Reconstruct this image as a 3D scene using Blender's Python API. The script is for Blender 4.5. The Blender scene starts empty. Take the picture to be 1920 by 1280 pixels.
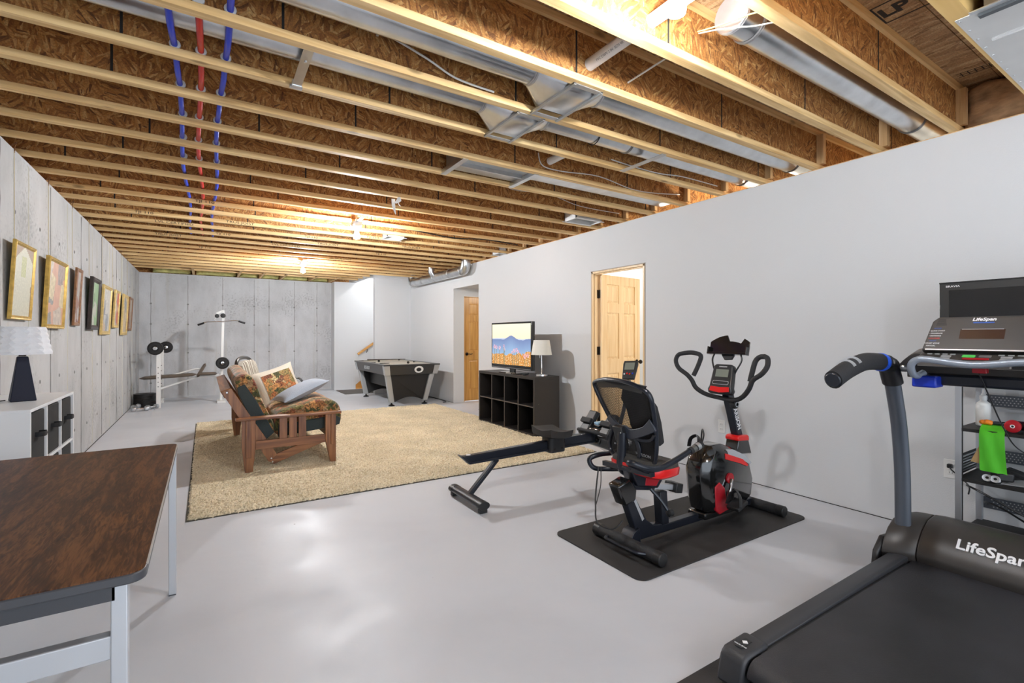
import bpy, bmesh, math, random
import numpy as np
from mathutils import Vector, Matrix
from mathutils import noise as mnoise
random.seed(7); rng = np.random.default_rng(7)
PI = math.pi
SC = bpy.context.scene
COL = SC.collection

# ---------------- camera ----------------
cam = bpy.data.cameras.new('camera'); cam_o = bpy.data.objects.new('camera', cam); COL.objects.link(cam_o)
cam.sensor_width = 36.0; cam.lens = 907.0 * 36 / 1920
cam.shift_y = -10.0 / 1920
cam.clip_start = 0.05; cam.clip_end = 60
cam_o.location = (0, 0, 1.28)
cam_o.rotation_euler = (PI / 2, 0, -math.atan(576 / 907.0))
SC.camera = cam_o

# ---------------- world (overcast daylight entering the open near end of the basement) ----------------
W = bpy.data.worlds.new('world'); SC.world = W; W.use_nodes = True
W.node_tree.nodes['Background'].inputs[0].default_value = (0.80, 0.89, 1.0, 1)
W.node_tree.nodes['Background'].inputs[1].default_value = 1.9
SC.view_settings.view_transform = 'Standard'
SC.view_settings.look = 'None'
SC.view_settings.gamma = 1.0
SC.view_settings.exposure = 0.66
SC.view_settings.use_curve_mapping = False
SC.cycles.max_bounces = 10; SC.cycles.diffuse_bounces = 6; SC.cycles.glossy_bounces = 4
SC.cycles.sample_clamp_indirect = 6.0
SC.cycles.use_denoising = True

def lamp(name, loc, power, r=0.05, color=(1, .93, .84)):
    l = bpy.data.lights.new(name, 'POINT'); l.energy = power; l.shadow_soft_size = r; l.color = color
    o = bpy.data.objects.new(name, l); o.location = loc; COL.objects.link(o); return o
BULB_W = 46.0
# light in the rooms beyond the openings, plus added fill lamps behind the camera
lamp('unseen_light', (4.75, 2.6, 2.3), 45, 0.06, (1, .86, .66))
lamp('unseen_light', (5.6, 4.9, 2.2), 26, 0.08, (1, .96, .9))
lamp('unseen_light', (5.3, 7.0, 2.25), 22, 0.06, (1, .9, .78))
lamp('unseen_light', (3.9, 11.35, 3.3), 34, 0.06, (1, .97, .93))
lamp('unseen_light', (1.45, -1.9, 2.35), 34, 0.06, (.92, .96, 1))  # added fill lamp, out of view behind the camera
lamp('unseen_light', (3.0, -1.3, 2.3), 8, 0.12, (.97, .97, 1))  # weaker added fill, also out of view

# ---------------- constants of the room ----------------
H = 2.585            # underside of the joists
JD = 0.302           # joist depth
XL, XR = -1.12, 4.035
YB = 12.3
YN = -2.6

# ---------------- mesh builder ----------------
LOC = {}
def fix(o): 
    return o
class MB:
    def __init__(s): s.bm = bmesh.new()
    def _add(s, vs, fs):
        b = [s.bm.verts.new(v) for v in vs]
        for f in fs:
            try: s.bm.faces.new([b[i] for i in f])
            except ValueError: pass
        return s
    def box(s, x0, x1, y0, y1, z0, z1):
        v = [(x, y, z) for x in (x0, x1) for y in (y0, y1) for z in (z0, z1)]
        return s._add(v, [(0,1,3,2),(4,6,7,5),(0,4,5,1),(2,3,7,6),(0,2,6,4),(1,5,7,3)])
    def obox(s, c, size, M):
        hx, hy, hz = size[0]/2, size[1]/2, size[2]/2
        v = [tuple(Vector(c) + M @ Vector((x, y, z))) for x in (-hx, hx) for y in (-hy, hy) for z in (-hz, hz)]
        return s._add(v, [(0,1,3,2),(4,6,7,5),(0,4,5,1),(2,3,7,6),(0,2,6,4),(1,5,7,3)])
    def bar(s, p, q, w, t, up=(0, 0, 1)):
        """rectangular bar from p to q, w along the side direction, t along 'up'"""
        p, q = Vector(p), Vector(q); d = (q - p); L = d.length; d.normalize()
        u = Vector(up); sd = d.cross(u)
        if sd.length < 1e-5: sd = d.cross(Vector((0, 1, 0)))
        sd.normalize(); u = sd.cross(d)
        M = Matrix((d, sd, u)).transposed()
        return s.obox((p + q) / 2, (L, w, t), M)
    def ring(s, c, d, r, n, ry=None, u=None):
        d = Vector(d).normalized()
        if u is None:
            u = Vector((0, 0, 1)) if abs(d.z) < .9 else Vector((1, 0, 0))
        a = d.cross(u).normalized(); b = a.cross(d).normalized()
        ry = r if ry is None else ry
        return [s.bm.verts.new(Vector(c) + a * (r * math.cos(2*PI*i/n)) + b * (ry * math.sin(2*PI*i/n))) for i in range(n)]
    def bridge(s, A, B):
        n = len(A)
        for i in range(n):
            try: s.bm.faces.new((A[i], A[(i+1) % n], B[(i+1) % n], B[i]))
            except ValueError: pass
    def cap(s, A):
        try: s.bm.faces.new(A)
        except ValueError: pass
    def cyl(s, p, q, r, r2=None, n=20):
        d = Vector(q) - Vector(p)
        A = s.ring(p, d, r, n); B = s.ring(q, d, r if r2 is None else r2, n)
        s.bridge(A, B); s.cap(A); s.cap(B); return s
    def tube(s, pts, r, n=12, ry=None, closed=False):
        P = [Vector(p) for p in pts]; m = len(P); prev = None; u = None
        rr = r if isinstance(r, (list, tuple)) else [r] * m
        R = []
        for i in range(m):
            a = P[i-1] if (i > 0 or closed) else P[i]; b = P[(i+1) % m] if (i < m-1 or closed) else P[i]
            d = (b - a).normalized()
            if u is None: u = Vector((0, 0, 1)) if abs(d.z) < .9 else Vector((1, 0, 0))
            u = (u - d * u.dot(d)).normalized()
            R.append(s.ring(P[i], d, rr[i], n, None if ry is None else ry, u))
        for i in range(m - 1): s.bridge(R[i], R[i+1])
        if closed: s.bridge(R[-1], R[0])
        else: s.cap(R[0]); s.cap(R[-1])
        return s
    def lathe(s, prof, c=(0, 0, 0), d=(0, 0, 1), n=28):
        R = []
        c = Vector(c); d = Vector(d).normalized()
        for (r, h) in prof: R.append(s.ring(c + d * h, d, max(r, 1e-4), n))
        for i in range(len(R) - 1): s.bridge(R[i], R[i+1])
        s.cap(R[0]); s.cap(R[-1]); return s
    def prism(s, poly, ax, a, b):
        def V(p, t):
            return {'x': (t, p[0], p[1]), 'y': (p[0], t, p[1]), 'z': (p[0], p[1], t)}[ax]
        A = [s.bm.verts.new(V(p, a)) for p in poly]; B = [s.bm.verts.new(V(p, b)) for p in poly]
        s.bridge(A, B); s.cap(A); s.cap(B); return s
    def loft(s, secs):
        R = [[s.bm.verts.new(p) for p in sec] for sec in secs]
        for i in range(len(R) - 1): s.bridge(R[i], R[i+1])
        s.cap(R[0]); s.cap(R[-1]); return s
    def sphere(s, c, r, n=16, sc=(1, 1, 1)):
        M = Matrix.Translation(c) @ Matrix.Diagonal((sc[0]*r, sc[1]*r, sc[2]*r, 1))
        bmesh.ops.create_uvsphere(s.bm, u_segments=n, v_segments=max(6, n//2), radius=1, matrix=M); return s
    def xf(s, M):
        bmesh.ops.transform(s.bm, matrix=M, verts=s.bm.verts); return s
    def mesh(s, off=(0, 0, 0)):
        bmesh.ops.recalc_face_normals(s.bm, faces=s.bm.faces)
        if off != (0, 0, 0): bmesh.ops.translate(s.bm, vec=[-a for a in off], verts=s.bm.verts)
        me = bpy.data.meshes.new('m'); s.bm.to_mesh(me); s.bm.free(); return me
    def build(s, name, mt, parent=None, loc=None, bev=0, smooth=True, sub=0, seg=2):
        off = LOC.get(parent.name, (0, 0, 0)) if parent is not None else (loc or (0, 0, 0))
        me = s.mesh(tuple(off)); me.name = name
        if mt is not None: me.materials.append(mt)
        o = bpy.data.objects.new(name, me); COL.objects.link(o)
        if parent is not None: o.parent = parent
        else: o.location = off
        LOC[o.name] = tuple(off)
        if smooth:
            me.polygons.foreach_set('use_smooth', [True] * len(me.polygons))
            me.set_sharp_from_angle(angle=math.radians(38))
        if bev:
            md = o.modifiers.new('bevel', 'BEVEL'); md.width = bev; md.segments = seg; md.limit_method = 'ANGLE'; md.angle_limit = math.radians(40)
            md.harden_normals = False
            if smooth: me.set_sharp_from_angle(angle=math.radians(80))
        if sub:
            md = o.modifiers.new('sub', 'SUBSURF'); md.levels = sub; md.render_levels = sub
        return o

def thing(name, label, cat, loc=(0, 0, 0), group=None):
    o = bpy.data.objects.new(name, None); o.empty_display_size = .1; COL.objects.link(o)
    o.location = loc; LOC[o.name] = tuple(loc)
    o['label'] = label; o['category'] = cat
    if group: o['group'] = group
    return o
def tag(o, label, cat, group=None):
    o['label'] = label; o['category'] = cat
    if group: o['group'] = group
    return o
def struct(o, label=None):
    o['kind'] = 'structure'
    if label: o['label'] = label
    return o
def smooth_path(pts, k=5):
    P = [Vector(p) for p in pts]; out = []
    for i in range(len(P) - 1):
        a, b, c, d = P[max(i-1, 0)], P[i], P[i+1], P[min(i+2, len(P)-1)]
        for j in range(k):
            t = j / k
            out.append(0.5*((2*b) + (c-a)*t + (2*a-5*b+4*c-d)*t*t + (3*b-a-3*c+d)*t**3))
    out.append(P[-1]); return out
def rrect(x0, x1, y0, y1, r, n=5):
    out = []
    for cx, cy, a0 in ((x1-r, y1-r, 0), (x0+r, y1-r, PI/2), (x0+r, y0+r, PI), (x1-r, y0+r, 1.5*PI)):
        for i in range(n+1):
            a = a0 + PI/2*i/n; out.append((cx + r*math.cos(a), cy + r*math.sin(a)))
    return out
def text(name, body, size, origin, u, v, mt, parent=None, ext=0.0006, bold=0.0, align='CENTER', sx=1.0, shear=0.0):
    cu = bpy.data.curves.new('t', 'FONT'); cu.body = body; cu.size = size; cu.extrude = ext; cu.offset = bold
    cu.align_x = align; cu.align_y = 'CENTER'; cu.resolution_u = 3; cu.shear = shear
    to = bpy.data.objects.new('t', cu); COL.objects.link(to)
    dg = bpy.context.evaluated_depsgraph_get(); me = bpy.data.meshes.new_from_object(to.evaluated_get(dg))
    bpy.data.objects.remove(to)
    u = Vector(u).normalized(); v = Vector(v).normalized(); w = u.cross(v).normalized(); v = w.cross(u)
    M = Matrix(((u.x*sx, v.x, w.x, origin[0]), (u.y*sx, v.y, w.y, origin[1]), (u.z*sx, v.z, w.z, origin[2]), (0, 0, 0, 1)))
    off = LOC.get(parent.name, (0, 0, 0)) if parent is not None else (0, 0, 0)
    me.transform(Matrix.Translation([-a for a in off]) @ M)
    me.materials.clear(); me.materials.append(mt); me.name = name
    o = bpy.data.objects.new(name, me); COL.objects.link(o)
    if parent is not None: o.parent = parent
    LOC[o.name] = tuple(off)
    return o
def cushion_mesh(mb, M, sx, sy, sz, n=14, pinch=.12, p=3.0):
    """pillow shape centred at 0, sx*sy wide, sz thick, moved by M"""
    top = {}; bot = {}
    for i in range(n+1):
        for j in range(n+1):
            a, b = -1 + 2*i/n, -1 + 2*j/n
            x = a * (1 - pinch * (1 - b*b) * 0.5 * abs(a)**2); y = b * (1 - pinch * (1 - a*a) * 0.5 * abs(b)**2)
            h = max(0, (1 - abs(a)**p)) ** .5 * max(0, (1 - abs(b)**p)) ** .5
            edge = i in (0, n) or j in (0, n)
            top[i, j] = mb.bm.verts.new(M @ Vector((x*sx/2, y*sy/2, h*sz/2)))
            bot[i, j] = top[i, j] if edge else mb.bm.verts.new(M @ Vector((x*sx/2, y*sy/2, -h*sz/2)))
    for i in range(n):
        for j in range(n):
            for g in (top, bot):
                q = (g[i, j], g[i+1, j], g[i+1, j+1], g[i, j+1])
                try: mb.bm.faces.new(q)
                except ValueError: pass
    return mb

# ---------------- materials ----------------
def newmat(name):
    m = bpy.data.materials.new(name); m.use_nodes = True
    nt = m.node_tree; return m, nt, nt.nodes['Principled BSDF']
def C4(c): return (c[0], c[1], c[2], 1)
def mat(name, col, rough=.5, metal=0, spec=None, bump=0, bscale=60, var=0, vscale=6, coat=0, stretch=(1, 1, 1), emit=0, trans=0, alpha=1):
    m, nt, b = newmat(name)
    b.inputs['Base Color'].default_value = C4(col); b.inputs['Roughness'].default_value = rough
    b.inputs['Metallic'].default_value = metal
    if coat: b.inputs['Coat Weight'].default_value = coat; b.inputs['Coat Roughness'].default_value = .12
    if spec is not None: b.inputs['Specular IOR Level'].default_value = spec
    if trans: b.inputs['Transmission Weight'].default_value = trans
    if alpha < 1: b.inputs['Alpha'].default_value = alpha
    if emit: b.inputs['Emission Color'].default_value = C4(col); b.inputs['Emission Strength'].default_value = emit
    if bump or var:
        tc = nt.nodes.new('ShaderNodeTexCoord'); mp = nt.nodes.new('ShaderNodeMapping'); mp.inputs['Scale'].default_value = stretch
        nt.links.new(tc.outputs['Object'], mp.inputs[0])
        if var:
            no = nt.nodes.new('ShaderNodeTexNoise'); no.inputs['Scale'].default_value = vscale; no.inputs['Detail'].default_value = 5
            nt.links.new(mp.outputs[0], no.inputs['Vector'])
            cr = nt.nodes.new('ShaderNodeValToRGB'); nt.links.new(no.outputs['Fac'], cr.inputs[0])
            cr.color_ramp.elements[0].position = .3; cr.color_ramp.elements[1].position = .7
            cr.color_ramp.elements[0].color = C4([c*(1-var) for c in col]); cr.color_ramp.elements[1].color = C4([min(1, c*(1+var)) for c in col])
            nt.links.new(cr.outputs[0], b.inputs['Base Color'])
        if bump:
            nb = nt.nodes.new('ShaderNodeTexNoise'); nb.inputs['Scale'].default_value = bscale; nb.inputs['Detail'].default_value = 3
            nt.links.new(mp.outputs[0], nb.inputs['Vector'])
            bp = nt.nodes.new('ShaderNodeBump'); bp.inputs['Strength'].default_value = bump; bp.inputs['Distance'].default_value = .01
            nt.links.new(nb.outputs['Fac'], bp.inputs['Height']); nt.links.new(bp.outputs[0], b.inputs['Normal'])
    return m
def ramp(nt, stops):
    cr = nt.nodes.new('ShaderNodeValToRGB'); e = cr.color_ramp.elements
    e[0].position, e[0].color = stops[0][0], C4(stops[0][1]); e[1].position, e[1].color = stops[-1][0], C4(stops[-1][1])
    for p, c in stops[1:-1]:
        k = e.new(p); k.color = C4(c)
    return cr
def wood(name, dark, light, axis=0, scale=1.0, rough=.55, coat=0, knots=True):
    """grain running along an object axis"""
    m, nt, b = newmat(name); L = nt.links.new
    tc = nt.nodes.new('ShaderNodeTexCoord'); mp = nt.nodes.new('ShaderNodeMapping')
    s = [28*scale]*3; s[axis] = 1.6*scale; mp.inputs['Scale'].default_value = s
    oi = nt.nodes.new('ShaderNodeObjectInfo'); vm = nt.nodes.new('ShaderNodeVectorMath'); vm.operation = 'SCALE'; vm.inputs['Scale'].default_value = 37
    cb = nt.nodes.new('ShaderNodeCombineXYZ'); L(oi.outputs['Random'], cb.inputs[0]); L(oi.outputs['Random'], cb.inputs[1]); L(cb.outputs[0], vm.inputs[0])
    va = nt.nodes.new('ShaderNodeVectorMath'); va.operation = 'ADD'; L(tc.outputs['Object'], va.inputs[0]); L(vm.outputs[0], va.inputs[1]); L(va.outputs[0], mp.inputs[0])
    n1 = nt.nodes.new('ShaderNodeTexNoise'); n1.inputs['Scale'].default_value = 1.0; n1.inputs['Detail'].default_value = 4; n1.inputs['Distortion'].default_value = .6
    L(mp.outputs[0], n1.inputs['Vector'])
    cr = ramp(nt, [(.3, dark), (.5, [(a+c)/2 for a, c in zip(dark, light)]), (.68, light)]); L(n1.outputs['Fac'], cr.inputs[0])
    out = cr.outputs[0]
    if knots:
        mk = nt.nodes.new('ShaderNodeMapping'); s2 = [7]*3; s2[axis] = 2.6; mk.inputs['Scale'].default_value = s2; L(va.outputs[0], mk.inputs[0])
        vo = nt.nodes.new('ShaderNodeTexVoronoi'); vo.inputs['Scale'].default_value = 1.0; L(mk.outputs[0], vo.inputs['Vector'])
        kr = ramp(nt, [(.0, (1, 1, 1)), (.08, (.6, .6, .6)), (.13, (0, 0, 0))]); L(vo.outputs['Distance'], kr.inputs[0])
        mx = nt.nodes.new('ShaderNodeMix'); mx.data_type = 'RGBA'; L(kr.outputs[0], mx.inputs[0]); L(out, mx.inputs[6]); mx.inputs[7].default_value = C4([c*.45 for c in dark])
        out = mx.outputs[2]
    L(out, b.inputs['Base Color']); b.inputs['Roughness'].default_value = rough
    if coat: b.inputs['Coat Weight'].default_value = coat; b.inputs['Coat Roughness'].default_value = .2
    bp = nt.nodes.new('ShaderNodeBump'); bp.inputs['Strength'].default_value = .15; bp.inputs['Distance'].default_value = .004
    L(n1.outputs['Fac'], bp.inputs['Height']); L(bp.outputs[0], b.inputs['Normal'])
    return m
def osb(name, cols, vscale=1.0, rotate=None, vertical=False, rough=.7, plane='xz', strand=(9, 62)):
    """oriented strand board: overlapping stretched flakes in several directions"""
    m, nt, b = newmat(name); L = nt.links.new
    tc = nt.nodes.new('ShaderNodeTexCoord')
    oi = nt.nodes.new('ShaderNodeObjectInfo'); cb = nt.nodes.new('ShaderNodeCombineXYZ'); L(oi.outputs['Random'], cb.inputs[0]); L(oi.outputs['Random'], cb.inputs[2])
    vm = nt.nodes.new('ShaderNodeVectorMath'); vm.operation = 'SCALE'; vm.inputs['Scale'].default_value = 23; L(cb.outputs[0], vm.inputs[0])
    va = nt.nodes.new('ShaderNodeVectorMath'); va.operation = 'ADD'; L(tc.outputs['Object'], va.inputs[0]); L(vm.outputs[0], va.inputs[1])
    sp = nt.nodes.new('ShaderNodeSeparateXYZ'); L(va.outputs[0], sp.inputs[0])
    c2 = nt.nodes.new('ShaderNodeCombineXYZ'); L(sp.outputs[0], c2.inputs[0]); L(sp.outputs[2 if plane == 'xz' else 1], c2.inputs[1])
    vals = []; dists = []
    for i, ang in enumerate(rotate or (10, 55, 100, 145)):
        mr = nt.nodes.new('ShaderNodeMapping'); mr.inputs['Rotation'].default_value = (0, 0, math.radians(ang)); mr.inputs['Location'].default_value = (i*3.7, i*1.3, 0)
        L(c2.outputs[0], mr.inputs[0])
        ms = nt.nodes.new('ShaderNodeMapping'); ms.inputs['Scale'].default_value = (strand[0]*vscale, strand[1]*vscale, 1); L(mr.outputs[0], ms.inputs[0])
        vo = nt.nodes.new('ShaderNodeTexVoronoi'); vo.voronoi_dimensions = '2D'; vo.inputs['Scale'].default_value = 1; vo.inputs['Randomness'].default_value = 1; L(ms.outputs[0], vo.inputs['Vector'])
        vals.append(vo.outputs['Color']); dists.append(vo)
    # choose between the flake layers by a cell pattern
    sel = nt.nodes.new('ShaderNodeTexVoronoi'); sel.voronoi_dimensions = '2D'; sel.inputs['Scale'].default_value = 16*vscale
    ds = nt.nodes.new('ShaderNodeTexNoise'); ds.inputs['Scale'].default_value = 14; L(c2.outputs[0], ds.inputs['Vector'])
    mxv = nt.nodes.new('ShaderNodeMix'); mxv.data_type = 'RGBA'; mxv.inputs[0].default_value = .12; L(c2.outputs[0], mxv.inputs[6]); L(ds.outputs['Color'], mxv.inputs[7])
    L(mxv.outputs[2], sel.inputs['Vector'])
    ss = nt.nodes.new('ShaderNodeSeparateColor'); L(sel.outputs['Color'], ss.inputs[0])
    cur = vals[0]
    for i in range(1, len(vals)):
        gt = nt.nodes.new('ShaderNodeMath'); gt.operation = 'GREATER_THAN'; gt.inputs[1].default_value = i/len(vals); L(ss.outputs[0], gt.inputs[0])
        mx = nt.nodes.new('ShaderNodeMix'); mx.data_type = 'RGBA'; L(gt.outputs[0], mx.inputs[0]); L(cur, mx.inputs[6]); L(vals[i], mx.inputs[7]); cur = mx.outputs[2]
    s3 = nt.nodes.new('ShaderNodeSeparateColor'); L(cur, s3.inputs[0])
    n = len(cols); cr = ramp(nt, [(i/(n-1), c) for i, c in enumerate(cols)]); L(s3.outputs[1], cr.inputs[0])
    fine = nt.nodes.new('ShaderNodeTexNoise'); fine.inputs['Scale'].default_value = 120; fine.inputs['Detail'].default_value = 3; L(c2.outputs[0], fine.inputs['Vector'])
    fr = ramp(nt, [(.3, (.62, .62, .62)), (.7, (1.15, 1.15, 1.15))]); L(fine.outputs['Fac'], fr.inputs[0])
    mu = nt.nodes.new('ShaderNodeMix'); mu.data_type = 'RGBA'; mu.blend_type = 'MULTIPLY'; mu.inputs[0].default_value = 1; L(cr.outputs[0], mu.inputs[6]); L(fr.outputs[0], mu.inputs[7])
    L(mu.outputs[2], b.inputs['Base Color']); b.inputs['Roughness'].default_value = rough
    bp = nt.nodes.new('ShaderNodeBump'); bp.inputs['Strength'].default_value = .5; bp.inputs['Distance'].default_value = .004
    L(s3.outputs[2], bp.inputs['Height']); L(bp.outputs[0], b.inputs['Normal'])
    return m
def vcol_mat(name, rough=.6, emit=0, coat=0):
    m, nt, b = newmat(name); a = nt.nodes.new('ShaderNodeVertexColor'); a.layer_name = 'Col'
    nt.links.new(a.outputs[0], b.inputs['Base Color']); b.inputs['Roughness'].default_value = rough
    if coat: b.inputs['Coat Weight'].default_value = coat; b.inputs['Coat Roughness'].default_value = .08
    if emit:
        nt.links.new(a.outputs[0], b.inputs['Emission Color']); b.inputs['Emission Strength'].default_value = emit
        b.inputs['Base Color'].default_value = (0, 0, 0, 1)
        for l in list(nt.links):
            if l.to_socket == b.inputs['Base Color']: nt.links.remove(l)
    return m
def image_grid(name, fn, nu, nv, origin, u, v, mt, parent):
    """a flat printed sheet / screen, coloured per cell by fn(s,t) with s,t in 0..1 (t up)"""
    origin, u, v = Vector(origin), Vector(u), Vector(v)
    off = Vector(LOC.get(parent.name, (0, 0, 0)))
    ii, jj = np.meshgrid(np.arange(nu+1), np.arange(nv+1), indexing='ij')
    P = [tuple(origin + u*(i/nu) + v*(j/nv) - off) for i in range(nu+1) for j in range(nv+1)]
    F = [(i*(nv+1)+j, (i+1)*(nv+1)+j, (i+1)*(nv+1)+j+1, i*(nv+1)+j+1) for i in range(nu) for j in range(nv)]
    me = bpy.data.meshes.new(name); me.from_pydata(P, [], F)
    at = me.color_attributes.new('Col', 'FLOAT_COLOR', 'CORNER')
    cols = np.ones((len(F)*4, 4), dtype=np.float32); k = 0
    for i in range(nu):
        for j in range(nv):
            cols[k:k+4, :3] = fn((i+.5)/nu, (j+.5)/nv); k += 4
    at.data.foreach_set('color', cols.ravel()); me.materials.append(mt)
    o = bpy.data.objects.new(name, me); COL.objects.link(o); o.parent = parent; LOC[o.name] = tuple(off)
    return o
# ---------------- palette ----------------
M_wall = mat('painted_drywall', (.66, .67, .68), .75, bump=.12, bscale=160)
M_white = mat('white_paint', (.80, .80, .80), .5)
M_flange = wood('joist_lumber', (.56, .33, .12), (.88, .63, .31), 0, 1.0, .6)
M_stud = wood('stud_lumber', (.55, .33, .14), (.80, .56, .29), 2, 1.0, .6)
M_lvl = wood('laminated_beam', (.70, .42, .12), (.86, .58, .22), 0, .6, .5, knots=False)
M_web = osb('osb_web', [(.15, .055, .014), (.40, .165, .038), (.26, .095, .022), (.54, .265, .075), (.42, .17, .038), (.64, .38, .14)], 1.2, rotate=(12, 50, 78, 101, 136), strand=(17, 95))
M_sub = osb('osb_subfloor', [(.26, .14, .06), (.50, .30, .14), (.36, .20, .09), (.60, .42, .23), (.44, .26, .12)], .8, rotate=(84, 92, 97, 88), plane='xy')
M_pine = wood('clear_pine', (.72, .50, .26), (.87, .69, .44), 2, .9, .35, coat=.15, knots=False)
M_pined = wood('stained_pine', (.50, .24, .05), (.72, .40, .11), 2, .9, .35, coat=.2, knots=False)
M_galv = mat('galvanized_steel', (.62, .64, .66), .28, 1, var=.12, vscale=9, bump=.05, bscale=20)
M_galvd = mat('dull_galvanized_steel', (.50, .51, .52), .42, .85, var=.12, vscale=9)
M_sheet = mat('pale_sheet_metal', (.66, .66, .65), .45, .35, var=.05, vscale=5)
M_ink = mat('black_ink', (.03, .022, .018), .8)
M_dark = mat('dark_gap', (.02, .018, .016), .9)
M_bluep = mat('blue_tubing', (.01, .05, .62), .35)
M_redp = mat('red_tubing', (.60, .02, .015), .35)
M_pvc = mat('white_pvc', (.78, .78, .77), .35)
M_cable = mat('white_cable', (.78, .77, .72), .5)
M_cabley = mat('yellow_cable', (.75, .68, .25), .5)
M_cablek = mat('black_cable', (.012, .012, .013), .4)
M_batt = mat('brown_insulation', (.42, .26, .14), .95, var=.45, vscale=9, bump=.8, bscale=18, stretch=(1, 1, 2))
M_batty = mat('yellow_insulation', (.62, .58, .22), .95, var=.3, vscale=9, bump=.8, bscale=20)
M_plate = mat('outlet_plastic', (.80, .80, .78), .35)

def floor_mat():
    m, nt, b = newmat('painted_concrete_floor'); L = nt.links.new
    tc = nt.nodes.new('ShaderNodeTexCoord')
    n = nt.nodes.new('ShaderNodeTexNoise'); n.inputs['Scale'].default_value = .9; n.inputs['Detail'].default_value = 6; n.inputs['Distortion'].default_value = .5; L(tc.outputs['Object'], n.inputs['Vector'])
    cr = ramp(nt, [(.32, (.56, .575, .61)), (.5, (.61, .625, .66)), (.7, (.64, .655, .685))]); L(n.outputs['Fac'], cr.inputs[0])
    sp = nt.nodes.new('ShaderNodeTexVoronoi'); sp.inputs['Scale'].default_value = 2.6; L(tc.outputs['Object'], sp.inputs['Vector'])
    sr = ramp(nt, [(.0, (1, 1, 1)), (.012, (1, 1, 1)), (.02, (0, 0, 0))]); L(sp.outputs['Distance'], sr.inputs[0])
    mx = nt.nodes.new('ShaderNodeMix'); mx.data_type = 'RGBA'; L(sr.outputs[0], mx.inputs[0]); L(cr.outputs[0], mx.inputs[6]); mx.inputs[7].default_value = (.2, .19, .18, 1)
    L(mx.outputs[2], b.inputs['Base Color'])
    n2 = nt.nodes.new('ShaderNodeTexNoise'); n2.inputs['Scale'].default_value = 2.2; n2.inputs['Detail'].default_value = 8; L(tc.outputs['Object'], n2.inputs['Vector'])
    rr = ramp(nt, [(.35, (.36,)*3), (.65, (.56,)*3)]); L(n2.outputs['Fac'], rr.inputs[0]); L(rr.outputs[0], b.inputs['Roughness'])
    b.inputs['Specular IOR Level'].default_value = .38
    n3 = nt.nodes.new('ShaderNodeTexNoise'); n3.inputs['Scale'].default_value = 7; n3.inputs['Detail'].default_value = 6; L(tc.outputs['Object'], n3.inputs['Vector'])
    bp = nt.nodes.new('ShaderNodeBump'); bp.inputs['Strength'].default_value = .12; bp.inputs['Distance'].default_value = .02; L(n3.outputs['Fac'], bp.inputs['Height']); L(bp.outputs[0], b.inputs['Normal'])
    return m
M_floor = floor_mat()

def concrete(name, base, horiz):
    m, nt, b = newmat(name); L = nt.links.new
    tc = nt.nodes.new('ShaderNodeTexCoord')
    mp = nt.nodes.new('ShaderNodeMapping'); mp.inputs['Scale'].default_value = (1.5, 1.5, .8); L(tc.outputs['Object'], mp.inputs[0])
    n = nt.nodes.new('ShaderNodeTexNoise'); n.inputs['Scale'].default_value = 1.4; n.inputs['Detail'].default_value = 8; n.inputs['Roughness'].default_value = .62; L(mp.outputs[0], n.inputs['Vector'])
    d = [c*.80 for c in base]; l = [min(1, c*1.14) for c in base]
    cr = ramp(nt, [(.3, d), (.5, base), (.7, l)]); L(n.outputs['Fac'], cr.inputs[0])
    # rust-yellow and dark drips with a shape of their own
    mp2 = nt.nodes.new('ShaderNodeMapping'); mp2.inputs['Scale'].default_value = (7, 7, .5); L(tc.outputs['Object'], mp2.inputs[0])
    n2 = nt.nodes.new('ShaderNodeTexNoise'); n2.inputs['Scale'].default_value = 1.2; n2.inputs['Detail'].default_value = 5; L(mp2.outputs[0], n2.inputs['Vector'])
    r2 = ramp(nt, [(.60, (0, 0, 0)), (.78, (.5,)*3)]); L(n2.outputs['Fac'], r2.inputs[0])
    mx = nt.nodes.new('ShaderNodeMix'); mx.data_type = 'RGBA'; L(r2.outputs[0], mx.inputs[0]); L(cr.outputs[0], mx.inputs[6]); mx.inputs[7].default_value = C4([base[0]*.80, base[1]*.74, base[2]*.60])
    n3 = nt.nodes.new('ShaderNodeTexNoise'); n3.inputs['Scale'].default_value = 30; n3.inputs['Detail'].default_value = 6; L(tc.outputs['Object'], n3.inputs['Vector'])
    n4 = nt.nodes.new('ShaderNodeTexNoise'); n4.inputs['Scale'].default_value = 1.3; L(tc.outputs['Object'], n4.inputs['Vector'])
    mu = nt.nodes.new('ShaderNodeMath'); mu.operation = 'MULTIPLY'; L(n3.outputs['Fac'], mu.inputs[0]); L(n4.outputs['Fac'], mu.inputs[1])
    r3 = ramp(nt, [(.31, (0, 0, 0)), (.40, (.65,)*3)]); L(mu.outputs[0], r3.inputs[0])
    mx2 = nt.nodes.new('ShaderNodeMix'); mx2.data_type = 'RGBA'; L(r3.outputs[0], mx2.inputs[0]); L(mx.outputs[2], mx2.inputs[6]); mx2.inputs[7].default_value = C4([c*.62 for c in base])
    L(mx2.outputs[2], b.inputs['Base Color']); b.inputs['Roughness'].default_value = .8
    bp = nt.nodes.new('ShaderNodeBump'); bp.inputs['Strength'].default_value = .35; bp.inputs['Distance'].default_value = .01; L(n3.outputs['Fac'], bp.inputs['Height']); L(bp.outputs[0], b.inputs['Normal'])
    return m
M_conc = concrete('poured_concrete', (.48, .48, .475), 0)
M_concb = concrete('poured_concrete_grey', (.57, .58, .595), 0)
M_seam = mat('concrete_seam', (.25, .245, .235), .9, bump=.5, bscale=90)
M_seaml = mat('pale_concrete_seam', (.58, .56, .47), .9)

# ---------------- setting ----------------
floor = struct(MB().box(-1.6, 6.6, YN, 12.7, -.12, 0).build('floor', M_floor, loc=(0, 0, 0)), 'pale grey painted concrete floor')
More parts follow.
